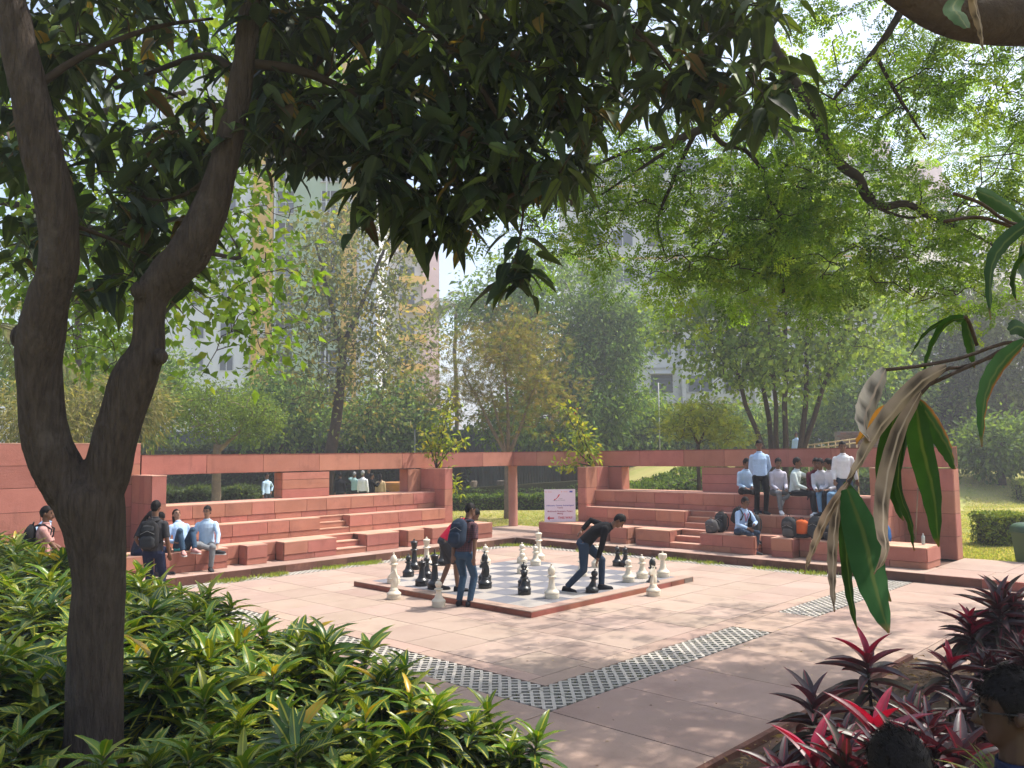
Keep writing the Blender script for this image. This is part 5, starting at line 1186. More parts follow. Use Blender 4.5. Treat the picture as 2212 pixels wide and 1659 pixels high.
    MB().ell([(NK - up2 * .045, lat * .078, f2 * .068), (NK - up2 * .005, lat * .066, f2 * .064), (NK + up2 * .006, lat * .064, f2 * .062), (NK - up2 * .02, lat * .060, f2 * .056)], 14).build('collar', CL[shirt], sh_)
    if vest: m = MB(); torso(m, .02, lo); obj('vest', voxel(m, 'vest', .012, 3, CL[vest]), None, t)
    # trousers
    m = MB(); m.ell([(PV - up1 * .13, lat0 * .12, f0 * .10), (PV - up1 * .06, lat0 * .172, f0 * .125), (PV + up1 * .0, lat0 * .17, f0 * .122), (PV + up1 * .09, lat0 * .153, f0 * .11)], 14)
    for H0, K0, F0 in ((HL, KL, LF), (HR, KR, RF)):
        if leg > .8: m.tube([H0, H0.lerp(K0, .5), K0, K0.lerp(F0, .4), K0.lerp(F0, .97)], [.098, .085, .068, .062, .054], 11)
        else: m.tube([H0, H0.lerp(K0, .5), H0.lerp(K0, .98)], [.098, .088, .078], 11)
        m.ball(K0, .068) if leg > .8 else None
    obj('trousers' if leg > .8 else 'shorts', voxel(m, 'trousers', max(vox, .011), 3, CL[pants]), None, t)
    # shoes
    if shoe:
        for F0, tv, upv, sv in ft:
            s_o = MB().ell([(F0 + tv * x - upv * (.083 - h), sv * w, upv * h) for x, w, h in ((-.075, .022, .03), (-.06, .040, .05), (.0, .043, .056), (.06, .046, .045), (.12, .05, .034), (.18, .046, .028), (.205, .026, .018))], 12).build('shoe', CL[shoe] if shoe in CL else sock, t)
            MB().ell([(F0 + tv * x - upv * .092, sv * w, upv * .013) for x, w in ((-.082, .026), (-.06, .044), (.06, .047), (.12, .052), (.19, .047), (.213, .026))], 12).build('sole', SOLE, s_o)
    # hair, eyes, mouth
    hv, hfaces = [], []; n1, n2 = 20, 12
    for i in range(n2 + 1):
        th = math.pi * i / n2 * .86
        for j in range(n1):
            ph = 2 * math.pi * j / n1; x, y, z = math.sin(th) * math.cos(ph), math.sin(th) * math.sin(ph), math.cos(th)
            low = .095 if math.cos(ph) < -.2 else (.105 if math.cos(ph) < .35 else .168)
            if math.cos(ph) < -.55: low = .03
            if hairlen: low = min(low, .02) if math.cos(ph) < .25 else low
            zz = max(.128 + .112 * z, low); k = 1.0 if zz > low else .97
            hv.append(hpnt(-.012 + .102 * x * k + random.uniform(-.004, .004), .083 * y * k + random.uniform(-.003, .003), zz + random.uniform(-.004, .005)))
    for i in range(n2):
        for j in range(n1): hfaces.append((i * n1 + j, (i + 1) * n1 + j, (i + 1) * n1 + (j + 1) % n1, i * n1 + (j + 1) % n1))
    hr = obj('hair', mesh_from('hair', hv, hfaces, True), hair, t)
    if hairlen: MB().ell([(hpnt(-.06, 0, .17), hyv * .06, hx * .03), (hpnt(-.085, 0, .08), hyv * .075, hx * .035), (hpnt(-.095, 0, -.05), hyv * .075, hx * .035), (hpnt(-.085, 0, -hairlen * .6), hyv * .065, hx * .03), (hpnt(-.08, 0, -hairlen), hyv * .03, hx * .015)], 12).build('long_hair', hair, hr)
    if vox < .0115 and strands:
        k = 2600; ii = [random.randrange(n1, len(hv) - n1) for _ in range(k)]; cen = hpnt(-.01, 0, .12); PP_ = np.array([hv[i] for i in ii]) + rng.standard_normal((k, 3)) * .004; DD = nrm(PP_ - np.array(cen)); DD = DD * .12 + nrm(np.cross(DD, np.array(hyv))) * -.6 + rng.standard_normal((k, 3)) * .3
        obj('hair_strands', leaf_mesh('hair_strands', PP_, DD, rng.standard_normal((k, 3)), .022, .002, DIAMOND, np.ones((k, 3)) * .01, HAIR), None, hr)
    for s in (-1, 1):
        e = MB(); e.ball(hpnt(.079, s * .031, .112), (.012, .012, .0075), 8, 5); e.build('eye', EYE, t)
        e = MB(); e.tube([hpnt(.084, s * .014, .128), hpnt(.085, s * .032, .134), hpnt(.074, s * .05, .128)], .0045, 5); e.build('eyebrow', hair, t)
    MB().tube([hpnt(.080, -.022, .042), hpnt(.0885, 0, .043), hpnt(.080, .022, .042)], [.004, .006, .004], 6).build('mouth', LIP, t)
    if beard: MB().tube([hpnt(.070, -.035, .03), hpnt(.088, 0, .018), hpnt(.070, .035, .03)], [.014, .016, .014], 7).build('beard', hair, t)
    if glasses:
        g = empty('glasses', (0, 0, 0)); g.parent = t
        for s in (-1, 1):
            pts = [hpnt(.096, s * .033 + .024 * math.cos(q * math.pi / 4), .111 + .019 * math.sin(q * math.pi / 4)) for q in range(9)]; MB().tube(pts, .0028, 5).build('rim', GLS, g); MB().tube([hpnt(.094, s * .058, .115), hpnt(.0, s * .083, .116), hpnt(-.02, s * .084, .105)], .0028, 5).build('temple', GLS, g)
        MB().tube([hpnt(.098, -.01, .113), hpnt(.098, .01, .113)], .0028, 5).build('bridge', GLS, g)
    if lanyard:
        q = [CH + up2 * .05 + lat * .07 + f2 * .0, CH - up2 * .05 + lat * .05 + f2 * .125, mid + f2 * .14 + up2 * .03, CH - up2 * .05 - lat * .05 + f2 * .125, CH + up2 * .05 - lat * .07]
        MB().tube(q, .009, 5).build('lanyard', CL['red'], t); c = mid + f2 * .145 - up2 * .01; MB().ell([(c, lat * .03, f2 * .003), (c - up2 * .08, lat * .03, f2 * .003)], 8).build('badge', CL['white'], t)
    t['_back'] = [tuple(CH), tuple(mid), tuple(f2), tuple(lat)]
    return t
def worn_pack(t, lab, mat, mat2=None, w=.31, h=.46, d=.19, seed=3, low=.0):
    """backpack on a person's back"""
    CH, mid, f2, lat = [Vector(v) for v in t['_back']]; up = (CH - mid).normalized(); M4 = Matrix.Translation(t.location) @ Matrix.Rotation(t.rotation_euler.z, 4, 'Z') @ Matrix.Scale(t.scale.x, 4)
    x = -f2; y = up.cross(x); x = y.cross(up); o = CH + up * .02 - up * h * (1 + low) - f2 * (.115 + d / 2)
    B = Matrix.Identity(4)
    for i in range(3): B[i][0], B[i][1], B[i][2], B[i][3] = x[i], y[i], up[i], o[i]
    W4 = M4 @ B; b = backpack(lab, W4.to_translation(), 0, mat, mat2, w, h, d, seed=seed, straps=False); b.rotation_euler = W4.to_euler()
    for s in (-1, 1): MB().tube([(-d * .4, s * .08, h * .96), (-d * .5 - .12, s * .105, h * 1.03), (-d * .5 - .245, s * .11, h * .86), (-d * .5 - .235, s * .13, h * .55), (-d * .4 - .05, s * .145, h * .25)], .016, 6).build('shoulder_strap', mat, b)
    return b
def face_to(r, f): v = c2w(r, f) - c2w(0, 0); return math.atan2(v.y, v.x)       # heading given as (right, ahead) of the camera
SEAT = dict(pelvis=(0, 0, .09), LF=(.42, .10, -.36), RF=(.42, -.10, -.36))
# at the board
p = gp(1002, 1310); P1 = person('boy in maroon checked shirt and jeans wearing a blue backpack, hands behind him', p, face_to(.55, .85), lean=14, hp=22, hy=-18, LH=(-.16, .13, .80), RH=(-.06, -.26, .74), LE=(-.5, 1, .2), RE=(-.7, -1, .2), LF=(.0, .10, .08), RF=(.03, -.10, .08), shirt='plaid', pants='jean', sleeve=.5, shoe='dark', vox=.010, scale=1.0)
worn_pack(P1, 'dark blue backpack worn by the boy in the checked shirt', FB['navy'], FB['navy'], .33, .50, .2, 11)
p = gp(972, 1276, .1); person('boy in bright red shirt and dark shorts bending over the board', Vector((p.x, p.y, .1)), face_to(.9, .25), pelvis=(-.08, 0, .93), lean=52, hp=10, LH=(.30, .14, .62), RH=(.28, -.16, .60), LE=(-1, .6, 0), RE=(-1, -.6, 0), LF=(-.16, .12, .08), RF=(.12, -.12, .08), shirt='red', pants='char', sleeve=.5, leg=.5, shoe='dark', vox=.010, scale=.99)
# the man who lifts the pawn
fa = face_to(1, -.12); p = gp(1262, 1276, .1)
P3 = person('young man in black sweater and jeans bending to lift a black pawn', Vector((p.x, p.y, .1)), fa, pelvis=(.03, .0, .84), lean=60, hp=14, RH=(.20, -.15, .40), LH=(-.03, .10, 1.03), LE=(-.6, .5, 1), RE=(.4, -.8, 0), LF=(.30, .14, .08), RF=(-.30, -.14, .08), LK=(1, .2, 0), RK=(.8, -.2, 0), RT=(.95, -.5, 0), shirt='black', pants='djean', shoe='dark', vox=.009, scale=1.04)
hw = P3.location + Vector((math.cos(fa) * .20 * 1.04 + math.sin(fa) * .15 * 1.04, math.sin(fa) * .20 * 1.04 - math.cos(fa) * .15 * 1.04, .40 * 1.04 - .0))
q = chess('pawn', 0, 'black chess pawn hanging from the hand of the man in black', (0, 0, 0)); tv = Vector((-.22, .04, 1)).normalized(); tv = (CR * .16 + Vector((0, 0, 1))).normalized(); qq = Vector((0, 0, 1)).rotation_difference(tv); q.rotation_euler = qq.to_euler(); q.location = hw - qq @ Vector((0, 0, .46))
# right seating
p = on_wing('R', 1600, 1140, D1 + .22); P4 = person('seated student with glasses, red lanyard and crossed leg on the lower right block', Vector((p.x, D1 + .22, Z1)), face_to(.45, -1), pelvis=(0, 0, .09), lean=16, hp=4, hy=12, LF=(.40, .08, -.36), RF=(.36, .12, -.02), RK=(.6, -1, .35), RT=(.3, .8, -.5), LH=(.42, .04, .26), RH=(.36, -.08, .17), LE=(-.5, 1, -.2), RE=(-.5, -1, -.2), shirt='ltblue', pants='djean', sleeve=1, glasses=True, lanyard=True, vox=.010)
worn_pack(P4, 'black backpack worn by the seated student with the red lanyard', FB['black'], FB['black'], .30, .42, .16, 12)
p = on_wing('R', 1643, 1060, D2 + .2); person('heavy-set student in light blue shirt standing on the tier, hands behind his back', Vector((p.x, D2 + .2, Z2)), face_to(-.12, -1), lean=-2, hp=14, LH=(-.14, .10, .90), RH=(-.14, -.08, .88), LE=(-.1, 1, 0), RE=(-.1, -1, 0), shirt='ltblue', pants='black', fat=1.12, vox=.011, scale=1.03)
def seat3(x, lab, face, **kw):
    p = on_wing('R', x, 1060, D3 + .15); k = dict(SEAT); k.update(kw); return person(lab, Vector((p.x, D3 + .15, Z3)), face, **k)
seat3(1610, 'student in light blue shirt with crossed leg sitting left of the standing one', face_to(.1, -1), RF=(.30, .16, .02), RK=(.6, -1, .3), RT=(.1, .9, -.3), lean=12, LH=(.30, .05, .18), RH=(.30, -.10, .16), shirt='ltblue2', hp=8, hy=25, shoe='navy')
seat3(1678, 'student in lilac grey shirt and white socks sitting behind the standing one', face_to(.1, -1), LF=(.36, -.05, -.10), LK=(.6, 1, .3), LT=(.5, -.6, -.6), LH=(.33, .10, .14), RH=(.33, -.10, .14), shirt='lilac', pants='grey', shoe='white', lean=10, hp=10)
seat3(1716, 'student in pale green-white shirt sitting and holding his arm out to the right', face_to(.75, -.65), LH=(.48, .26, .46), RH=(.38, -.12, .16), LE=(0, 1, -.4), shirt='paleg', pants='dark', shoe=None, hy=20, lean=8, LF=(.34, .08, -.36), RF=(.28, -.10, -.37))
seat3(1764, 'student in pale shirt half hidden between two others on the top tier', face_to(-.3, -1), LH=(.33, .08, .14), RH=(.33, -.08, .14), shirt='maroon', hp=5, lean=12)
seat3(1777, 'student in white shirt leaning forward with clasped hands on the top tier', face_to(-.55, -.85), LH=(.42, .04, .16), RH=(.42, -.05, .16), shirt='greyw', pants='dark', hy=-25, lean=16, shoe='white')
seat3(1800, 'student in jeans turning his head away on the top tier', face_to(-.7, -.6), LH=(.38, .08, .18), RH=(.36, -.12, .18), shirt='white', pants='sky', hy=-50, hp=12, lean=14)
p = on_wing('R', 1824, 1060, D2 + .2); person('student in white shirt standing at the right behind the bamboo leaves', Vector((p.x, D2 + .2, Z2)), face_to(-.25, -1), LH=(-.10, .30, .85), RH=(.12, -.22, .86), shirt='white', pants='djean', hp=6, vox=.012, scale=.99)
# left seating
def seatL(x, y, lab, face, d=D1 + .2, z=Z1, **kw):
    p = on_wing('L', x, y, d); k = dict(SEAT); k.update(kw); return person(lab, Vector((-d, p.y, z)), face, **k)
seatL(446, 1180, 'student with glasses, pale blue shirt and grey trousers sitting cross-legged on the left', face_to(.35, -1), lean=6, hp=-2, hy=-25, RF=(.38, .20, .0), RK=(.6, -1, .4), RT=(.2, .9, .0), LH=(.36, .22, .10), RH=(.10, -.24, .10), LE=(-.2, 1, .1), shirt='ltblue2', pants='grey', glasses=True, skin=SK2)
seatL(392, 1185, 'girl in jeans leaning back with raised knees on the left seating', face_to(.75, -.75), d=D1 + .25, lean=-24, hp=-12, LF=(.42, .10, .06), RF=(.36, -.12, .03), LK=(.3, .1, 1), RK=(.3, -.1, 1), LH=(.10, .20, .16), RH=(.12, -.18, .2), shirt='ltblue', pants='jean', skin=SK2, hairlen=.18, shoe='pink')
seatL(298, 1192, 'girl with long black hair and grey vest sitting at the left end', face_to(.9, .1), d=D1 + .25, LH=(.34, .10, .2), RH=(.34, -.10, .2), shirt='ltblue', vest='vest', pants='navy', hairlen=.42, lean=18, hp=18)
seatL(318, 1190, 'girl with dark hair bowing her head beside the long-haired one', face_to(.8, -.3), d=D1 + .45, LH=(.34, .10, .2), RH=(.34, -.10, .2), shirt='white', pants='navy', hairlen=.35, lean=24, hp=24)
p = c2w((338 - 1106) / FPX * 14.6, 14.6, .0); P13 = person('young man in charcoal t-shirt with a black backpack standing with his back to us', p, face_to(-.05, 1), LH=(.10, .22, .95), RH=(.08, -.24, .85), lean=3, hp=10, shirt='char', pants='navy', sleeve=.5, vox=.011, scale=1.03)
worn_pack(P13, 'black patterned backpack on the young man in charcoal', FB['black'], FB['charcoal'], .34, .52, .2, 14)
p = c2w((100 - 1106) / FPX * 14.2, 14.2, 0); P19 = person('young man in pink and navy t-shirt with backpack at the far left', p, face_to(.85, .3), LH=(.34, .12, .98), RH=(.34, -.10, .92), shirt='pink', pants='brown', sleeve=.5, lean=4, vox=.012)
worn_pack(P19, 'black backpack on the young man in pink and navy', FB['black'], FB['black'], .30, .44, .18, 15)
p = c2w((84 - 1106) / FPX * 15.2, 15.2, 0); person('man in light blue shirt bending behind the one in pink and navy', p, face_to(.9, .4), LH=(.30, .14, .9), RH=(-.20, -.30, 1.0), RE=(-.8, -1, .4), lean=22, shirt='ltblue', pants='dark')
bottle((-(D1 + .2), on_wing('L', 375, 1187, D1 + .2).y, Z1 + .036), (.03, .40, .42), 'turquoise bottle lying beside the girl in jeans', (0, R(90), R(60)))
# people beyond the wall and in the park
for x, d, fc, lab, kw in ((577, 34, (.8, -.5), 'man in pale blue shirt with hand on hip seen through the left opening', dict(shirt='ltblue2', pants='dark', LH=(.0, .26, .98), LE=(-.4, 1, 0))),
                          (735, 36, (-.2, 1), 'man in black seen from behind through the left wall opening', dict(shirt='black', pants='dark', scale=.97)), (766, 37, (.5, 1), 'person in mint shirt raising a hand to the head', dict(shirt='mint', LH=(.12, .16, 1.5), LE=(.2, 1, 0), hair=HGREY, scale=.97)),
                          (784, 35, (.3, 1), 'white-haired man in white shirt seen from behind', dict(shirt='white', hair=HGREY, scale=1.02)), (797, 39, (-.3, -1), 'man facing us behind the white-haired man', dict(shirt='dark', scale=1.06)), (803, 35.5, (.9, .4), 'person in dark clothes holding up a phone', dict(shirt='black', LH=(.36, .06, 1.35), RH=(.36, -.06, 1.35), scale=.94)),
                          (822, 36, (0, 1), 'woman in yellow printed top with dark plait', dict(shirt='print', hairlen=.35, scale=.92)), (872, 36, (.9, .3), 'person in white shirt bending beside the pier', dict(shirt='white', lean=40, scale=.97)), (1722, 41, (-.6, -.6), 'man in blue shirt standing on the bank behind the fanned trunks', dict(shirt='ltblue', pants='navy'))):
    b = gbase(x, d); person(lab, b, face_to(*fc), vox=.02, **kw)
b = gbase(958, 54); person('far person in dark shirt and jeans sitting on a stone stool', Vector((b.x, b.y, b.z + .71)), face_to(1, -.2), vox=.022, shirt='dark', pants='jean', LH=(.36, .1, .15), RH=(.36, -.1, .15), **SEAT)
# two onlookers right in front of the camera
h = at(2200, 1572, 2.62); person('dark-haired man with glasses close by at the lower right corner', Vector((h.x, h.y, h.z - 1.60)), face_to(-.93, .38), hp=4, shirt='navy', skin=SK_SHADE, glasses=True, vox=.008, scale=1.0, strands=True)
h = at(1944, 1712, 2.3); person('person close by at the bottom edge, only the black hair showing', Vector((h.x, h.y, h.z - 1.60)), face_to(-.1, 1), shirt='dark', skin=SK_SHADE, vox=.011, scale=.995, strands=True)
for o in list(bpy.data.objects):
    if '_back' in o: del o['_back']
# ------------------------------------------------------------------ planting beds
def bed(name, x0, x1, y0, y1, z=.0, n=24):
    xs = np.linspace(x0, x1, n); ys = np.linspace(y0, y1, n); vs = [(x, y, z + .05 + .03 * math.sin(x * 3.1) * math.sin(y * 2.7) + random.uniform(-.012, .012) - (.08 if i in (0, n - 1) or j in (0, n - 1) else 0)) for i, x in enumerate(xs) for j, y in enumerate(ys)]
    obj(name, mesh_from(name, vs, [(i * n + j, (i + 1) * n + j, (i + 1) * n + j + 1, i * n + j + 1) for i in range(n - 1) for j in range(n - 1)], True), M_['soil'], kind='structure')
bed('planting_bed', 12.80, 24, -14.2, -6.25); bed('planting_bed', -6, 12.7, -24, -12.80)
edge = empty('bed_edging', (12.77, -9, 0), kind='structure')
for i in range(6): piece('edging_stone', (12.74, -12.7 + i * 1.08 + .004, -.02), (12.80, -12.7 + (i + 1) * 1.08 - .004, .045), M_['kerb'], edge)
for i in range(12): piece('edging_stone', (-.2 + i * 1.08 + .004, -12.80, -.02), (-.2 + (i + 1) * 1.08 - .004, -12.74, .045), M_['kerb'], edge)
# leaf litter on the right bed and the paving
q = np.array([(random.uniform(12.85, 19), random.uniform(-13.5, -6.3), .055 + random.random() * .03) for _ in range(3800)]); n = len(q)
obj('leaf_litter', leaf_mesh('leaf_litter', q, rng.standard_normal((n, 3)) * np.array([1, 1, .15]), rng.standard_normal((n, 3)) * .4 + np.array([0, 0, 1]), rng.uniform(.04, .11, n), rng.uniform(.015, .04, n), FOLD, pal(n, [(.20, .13, .07), (.14, .085, .045), (.28, .20, .11), (.09, .055, .03)]), LM), None, label='dry brown leaf litter on the soil of the right bed', cat='leaf litter', kind='stuff')
q = np.array([(random.uniform(.5, 12.7), random.uniform(-12.7, -.5), .003) for _ in range(420)]); q = q[~((q[:, 0] > B0 - .1) & (q[:, 0] < B1 + .1) & (q[:, 1] < -B0 + .1) & (q[:, 1] > -B1 - .1))]; n = len(q)
obj('fallen_leaves', leaf_mesh('fallen_leaves', q, rng.standard_normal((n, 3)) * np.array([1, 1, .02]), rng.standard_normal((n, 3)) * .12 + np.array([0, 0, 1]), rng.uniform(.02, .05, n), rng.uniform(.008, .02, n), FOLD, pal(n, [(.30, .24, .14), (.16, .09, .05), (.40, .34, .22), (.45, .40, .33), (.10, .06, .04)]), LM), None, label='small fallen leaves and bits scattered over the paving', cat='leaf litter', kind='stuff')

# croton plants: several stems, each with rosettes of long wavy leaves
HC = hero(8, .42, .14, .016, .75, .8)
def croton_variant(seed):
    r = np.random.default_rng(seed); stems, P, D, Nn, L, C = [], [], [], [], [], []
    for s in range(int(r.integers(4, 7))):
        az = r.random() * 6.28; out = r.uniform(.05, .34); h = r.uniform(.72, 1.12); top = np.array([math.cos(az) * out, math.sin(az) * out, h]); mid = top * np.array([.55, .55, .5]); stems.append(([np.zeros(3), mid, top], [.014, .011, .008], 6))
        k = int(r.integers(26, 36)); young = r.random() < .75
        for i in range(k):
            u = i / k; a = i * 2.4 + r.random() * .4; zz = top[2] - .42 * (1 - u) ** 1.15; base = mid + (top - mid) * max(0, (zz - mid[2]) / (top[2] - mid[2])); base = np.array([base[0], base[1], zz]); el = -.35 + 1.55 * u ** 1.7 + r.uniform(-.18, .18)
            P.append(base); D.append([math.cos(a) * math.cos(el), math.sin(a) * math.cos(el), math.sin(el)]); Nn.append([-math.cos(a) * math.sin(el) * .9 + r.normal() * .25, -math.sin(a) * math.sin(el) * .9 + r.normal() * .25, math.cos(el) + .25]); L.append(r.uniform(.22, .40) * (1 - .35 * u ** 4))
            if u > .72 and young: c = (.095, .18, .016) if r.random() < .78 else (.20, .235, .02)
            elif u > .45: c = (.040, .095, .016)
            else: c = (.020, .046, .016)  # lower leaves darkened, shade inside the hedge put into the colour
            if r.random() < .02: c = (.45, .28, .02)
            C.append([*(np.array(c) * r.uniform(.75, 1.25)), 1.0 if r.random() < .38 else .12])
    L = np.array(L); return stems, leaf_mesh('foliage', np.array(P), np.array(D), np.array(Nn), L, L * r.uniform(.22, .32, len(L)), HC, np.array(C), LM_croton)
CV_ = [croton_variant(100 + i) for i in range(7)]
CST = []
for st, me in CV_:
    mb = MB(); [mb.tube(p, r, s) for p, r, s in st]; sm = mb.mesh('stems'); sm.materials.append(M_['stalk']); CST.append(sm)
spots = []
tries = 0
while len(spots) < 210 and tries < 30000:
    tries += 1
    f = random.uniform(2.9, 15.2) ** 1.0; x = random.uniform(-60, 1260); p = at(x, 985, f)
    if p.y > -12.95 or p.x > 12.6 or (p.x < 9 and p.y < -14.6): continue
    if f < 3.2 and x > 700: continue
    if (Vector((p.x, p.y, 0)) - Vector((tb.x, tb.y, 0))).length < .5: continue
    if any((p.x - a) ** 2 + (p.y - b) ** 2 < (.40 if f < 7 else .47) ** 2 for a, b, _ in spots): continue
    spots.append((p.x, p.y, f))
for i, (x, y, f) in enumerate(spots):
    k = i % 7; t = empty('croton_plant', (x, y, .03), random.uniform(0, 6.28), label='leafy croton with long wavy leaves ' + ('at the bottom edge, nearest to us' if f < 4.6 else 'in the outer row along the paving' if y > -13.35 and x > 8.5 else 'at the far left end of the hedge' if x < 4 else 'in the sunlit far row of the left hedge' if y > -13.35 else 'around the foot of the forked trunk' if (x - tb.x) ** 2 + (y - tb.y) ** 2 < 1.4 else 'in the middle of the left hedge'), cat='shrub', group='croton plants of the front left hedge')
    edge_ = max(0, min(1, (-12.75 - y) / .8)); s = random.uniform(.95, 1.18) * (.86 + .14 * edge_) * (1.06 if x < 6 else 1.0); s *= (.8 if x > 11.2 else 1)
    t.scale = (s, s, s); t.rotation_euler = (random.uniform(-.1, .1), random.uniform(-.1, .1), random.uniform(0, 6.28))
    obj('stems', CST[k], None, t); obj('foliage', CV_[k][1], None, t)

# cordylines with dark red leaves
HCd = hero(7, .30, .20, 0, .8, .75)
def cordy(seed, bright, heads=1, h=.6):
    r = np.random.default_rng(seed); P, D, Nn, L, C, st = [], [], [], [], [], []
    for s in range(heads):
        az = r.random() * 6.28; top = np.array([math.cos(az) * .12 * (heads > 1), math.sin(az) * .12 * (heads > 1), h * r.uniform(.8, 1.1)]); st.append(([np.zeros(3), top * np.array([.6, .6, .5]), top], [.014, .012, .010], 6)); k = int(r.integers(24, 32))
        for i in range(k):
            u = i / k; a = i * 2.4 + r.random() * .5; el = -.45 + 1.75 * u ** 1.3 + r.uniform(-.12, .12); zz = top[2] - .30 * (1 - u)
            P.append([top[0], top[1], zz]); D.append([math.cos(a) * math.cos(el), math.sin(a) * math.cos(el), math.sin(el)]); Nn.append([-math.cos(a) * math.sin(el), -math.sin(a) * math.sin(el), math.cos(el) + .2]); L.append(r.uniform(.30, .42) * (1 - .35 * u ** 3))
            if u > .84 and bright: c = (.32, .014, .05)
            elif u > .7 and bright: c = (.12, .018, .032)
            else: c = [(.035, .020, .022), (.05, .028, .03), (.045, .04, .025), (.07, .055, .06)][int(r.integers(0, 4))]
            if bright > 1 and r.random() < .22: c = (.16, .045, .07)
            C.append(np.array(c) * r.uniform(.8, 1.2))
    L = np.array(L); mb = MB(); [mb.tube(p, q, s) for p, q, s in st]; sm = mb.mesh('stem'); sm.materials.append(M_['twig'])
    return sm, leaf_mesh('foliage', np.array(P), np.array(D), np.array(Nn), L, L * .215, HCd, np.array(C), LM_cord)
CO = [cordy(1, 1), cordy(2, 0), cordy(3, 2), cordy(4, 0, 3, .8), cordy(5, 1, 2, .75)]
def crd(x, y, f, k, s, lab, group='cordylines of the right bed'):
    """x, y = photo position of the top rosette, f metres ahead"""
    p = at(x, y, f); z = p.z; h = {0: .6, 1: .6, 2: .6, 3: .8, 4: .75}[k]; s = max(.7, min(1.7, (z - .05) / h)) if s is None else s
    t = empty('cordyline_plant', (p.x, p.y, .05), random.uniform(0, 6.28), label=lab, cat='plant', group=group); t.scale = (s, s, s); t.rotation_euler = (random.uniform(-.08, .08), random.uniform(-.08, .08), random.uniform(0, 6.28))
    obj('stem', CO[k][0], None, t); obj('foliage', CO[k][1], None, t)
crd(1880, 1430, 7.0, 0, None, 'cordyline with deep red centre leaves beside the bamboo tip'); crd(1893, 1540, 5.4, 2, None, 'cordyline with the brightest crimson pink heart, behind the black-haired head'); crd(1770, 1610, 5.0, 2, None, 'pink-striped cordyline at the front corner of the right bed'); crd(1770, 1490, 6.2, 1, None, 'dark purple cordyline at the left edge of the right bed')
crd(2105, 1345, 8.6, 4, None, 'tall cordyline clump with a red tip in front of the walkway'); crd(2180, 1290, 8.6, 3, None, 'tallest dark cordyline at the right edge'); crd(2045, 1440, 7.4, 0, None, 'cordyline with a narrow dark red heart near the middle of the bed')
for x, y, f, k in ((1960, 1520, 6.2, 1), (2030, 1560, 5.6, 3), (1830, 1580, 5.6, 1), (2140, 1430, 7.6, 3), (2200, 1400, 7.4, 3), (2080, 1500, 6.6, 1), (1980, 1600, 5.0, 3), (1700, 1640, 5.2, 1), (1860, 1640, 4.6, 3), (2160, 1500, 6.4, 1), (2110, 1380, 9.0, 3), (2220, 1330, 9.5, 3), (2070, 1610, 4.8, 1)):
    crd(x, y, f, k, None, 'plain dark purple-green cordyline among the others in the right bed')
# spider plant by the onlookers
p = at(2170, 1672, 3.4); n = 60; az = rng.random(n) * 6.28; el = rng.uniform(.1, 1.2, n); HS = hero(6, .75, .1, 0, .6, .5)
t = empty('spider_plant', (p.x, p.y, p.z - .35), label='variegated pale green spider plant below the man with glasses', cat='plant'); obj('foliage', leaf_mesh('foliage', np.tile(np.array([[p.x, p.y, p.z - .1]]), (n, 1)) + rng.standard_normal((n, 3)) * .02, np.stack([np.cos(az) * np.cos(el), np.sin(az) * np.cos(el), np.sin(el)], 1), np.stack([-np.cos(az) * np.sin(el), -np.sin(az) * np.sin(el), np.cos(el)], 1), .22 * rng.uniform(.7, 1.2, n), .014, HS, pal(n, [(.22, .26, .12), (.12, .17, .05), (.34, .36, .2)]), LM), None, t, world=True)
MB().lathe([(.03, 0), (.02, .25)], 8).build('stem', M_['stalk'], t)

# saplings growing out of the low piers
def sapling(side, lab, xs, top, red_=False):
    c = Vector((-2.05, -1.25, ZB)) if side == 'L' else Vector((1.25, 2.05, ZB)); t = empty('sapling', c, label=lab, cat='sapling', group='saplings on the low piers'); d = (c - CAM).dot(CF); lines, T = [], []
    for x, y in xs: e = at(x, y, d); m = c.lerp(e, .5) + Vector((0, 0, .12)); lines.append(([c, m, e], [.022, .014, .007], 6)); T += [np.array(c.lerp(m, .7)), np.array(m), np.array(m.lerp(e, .4)), np.array(m.lerp(e, .7)), np.array(e)]
    tubes('stem', lines, 6, M_['twig'], t); T = np.array(T)
    obj('foliage', crown(T, 15, .13, .17, .5, [(.20, .27, .03), (.26, .31, .04), (.13, .20, .03), (.32, .30, .05)], None, FOLD, LM, droop=.3, up=1), None, t, world=True)
    if red_: obj('blossom', crown(T[[4, 9, 14]], 6, .05, .05, .7, [(.6, .08, .02), (.7, .2, .03)], None, FOLD, LM), None, t, world=True)
sapling('L', 'leggy green sapling growing from the low pier left of the corner', [(960, 890), (915, 935), (1000, 950), (975, 860), (940, 960), (985, 1060)], 870); sapling('R', 'leggy green sapling with orange flowers on the low pier right of the corner', [(1240, 885), (1200, 950), (1270, 975), (1215, 880), (1250, 930), (1210, 1010)], 870, True)

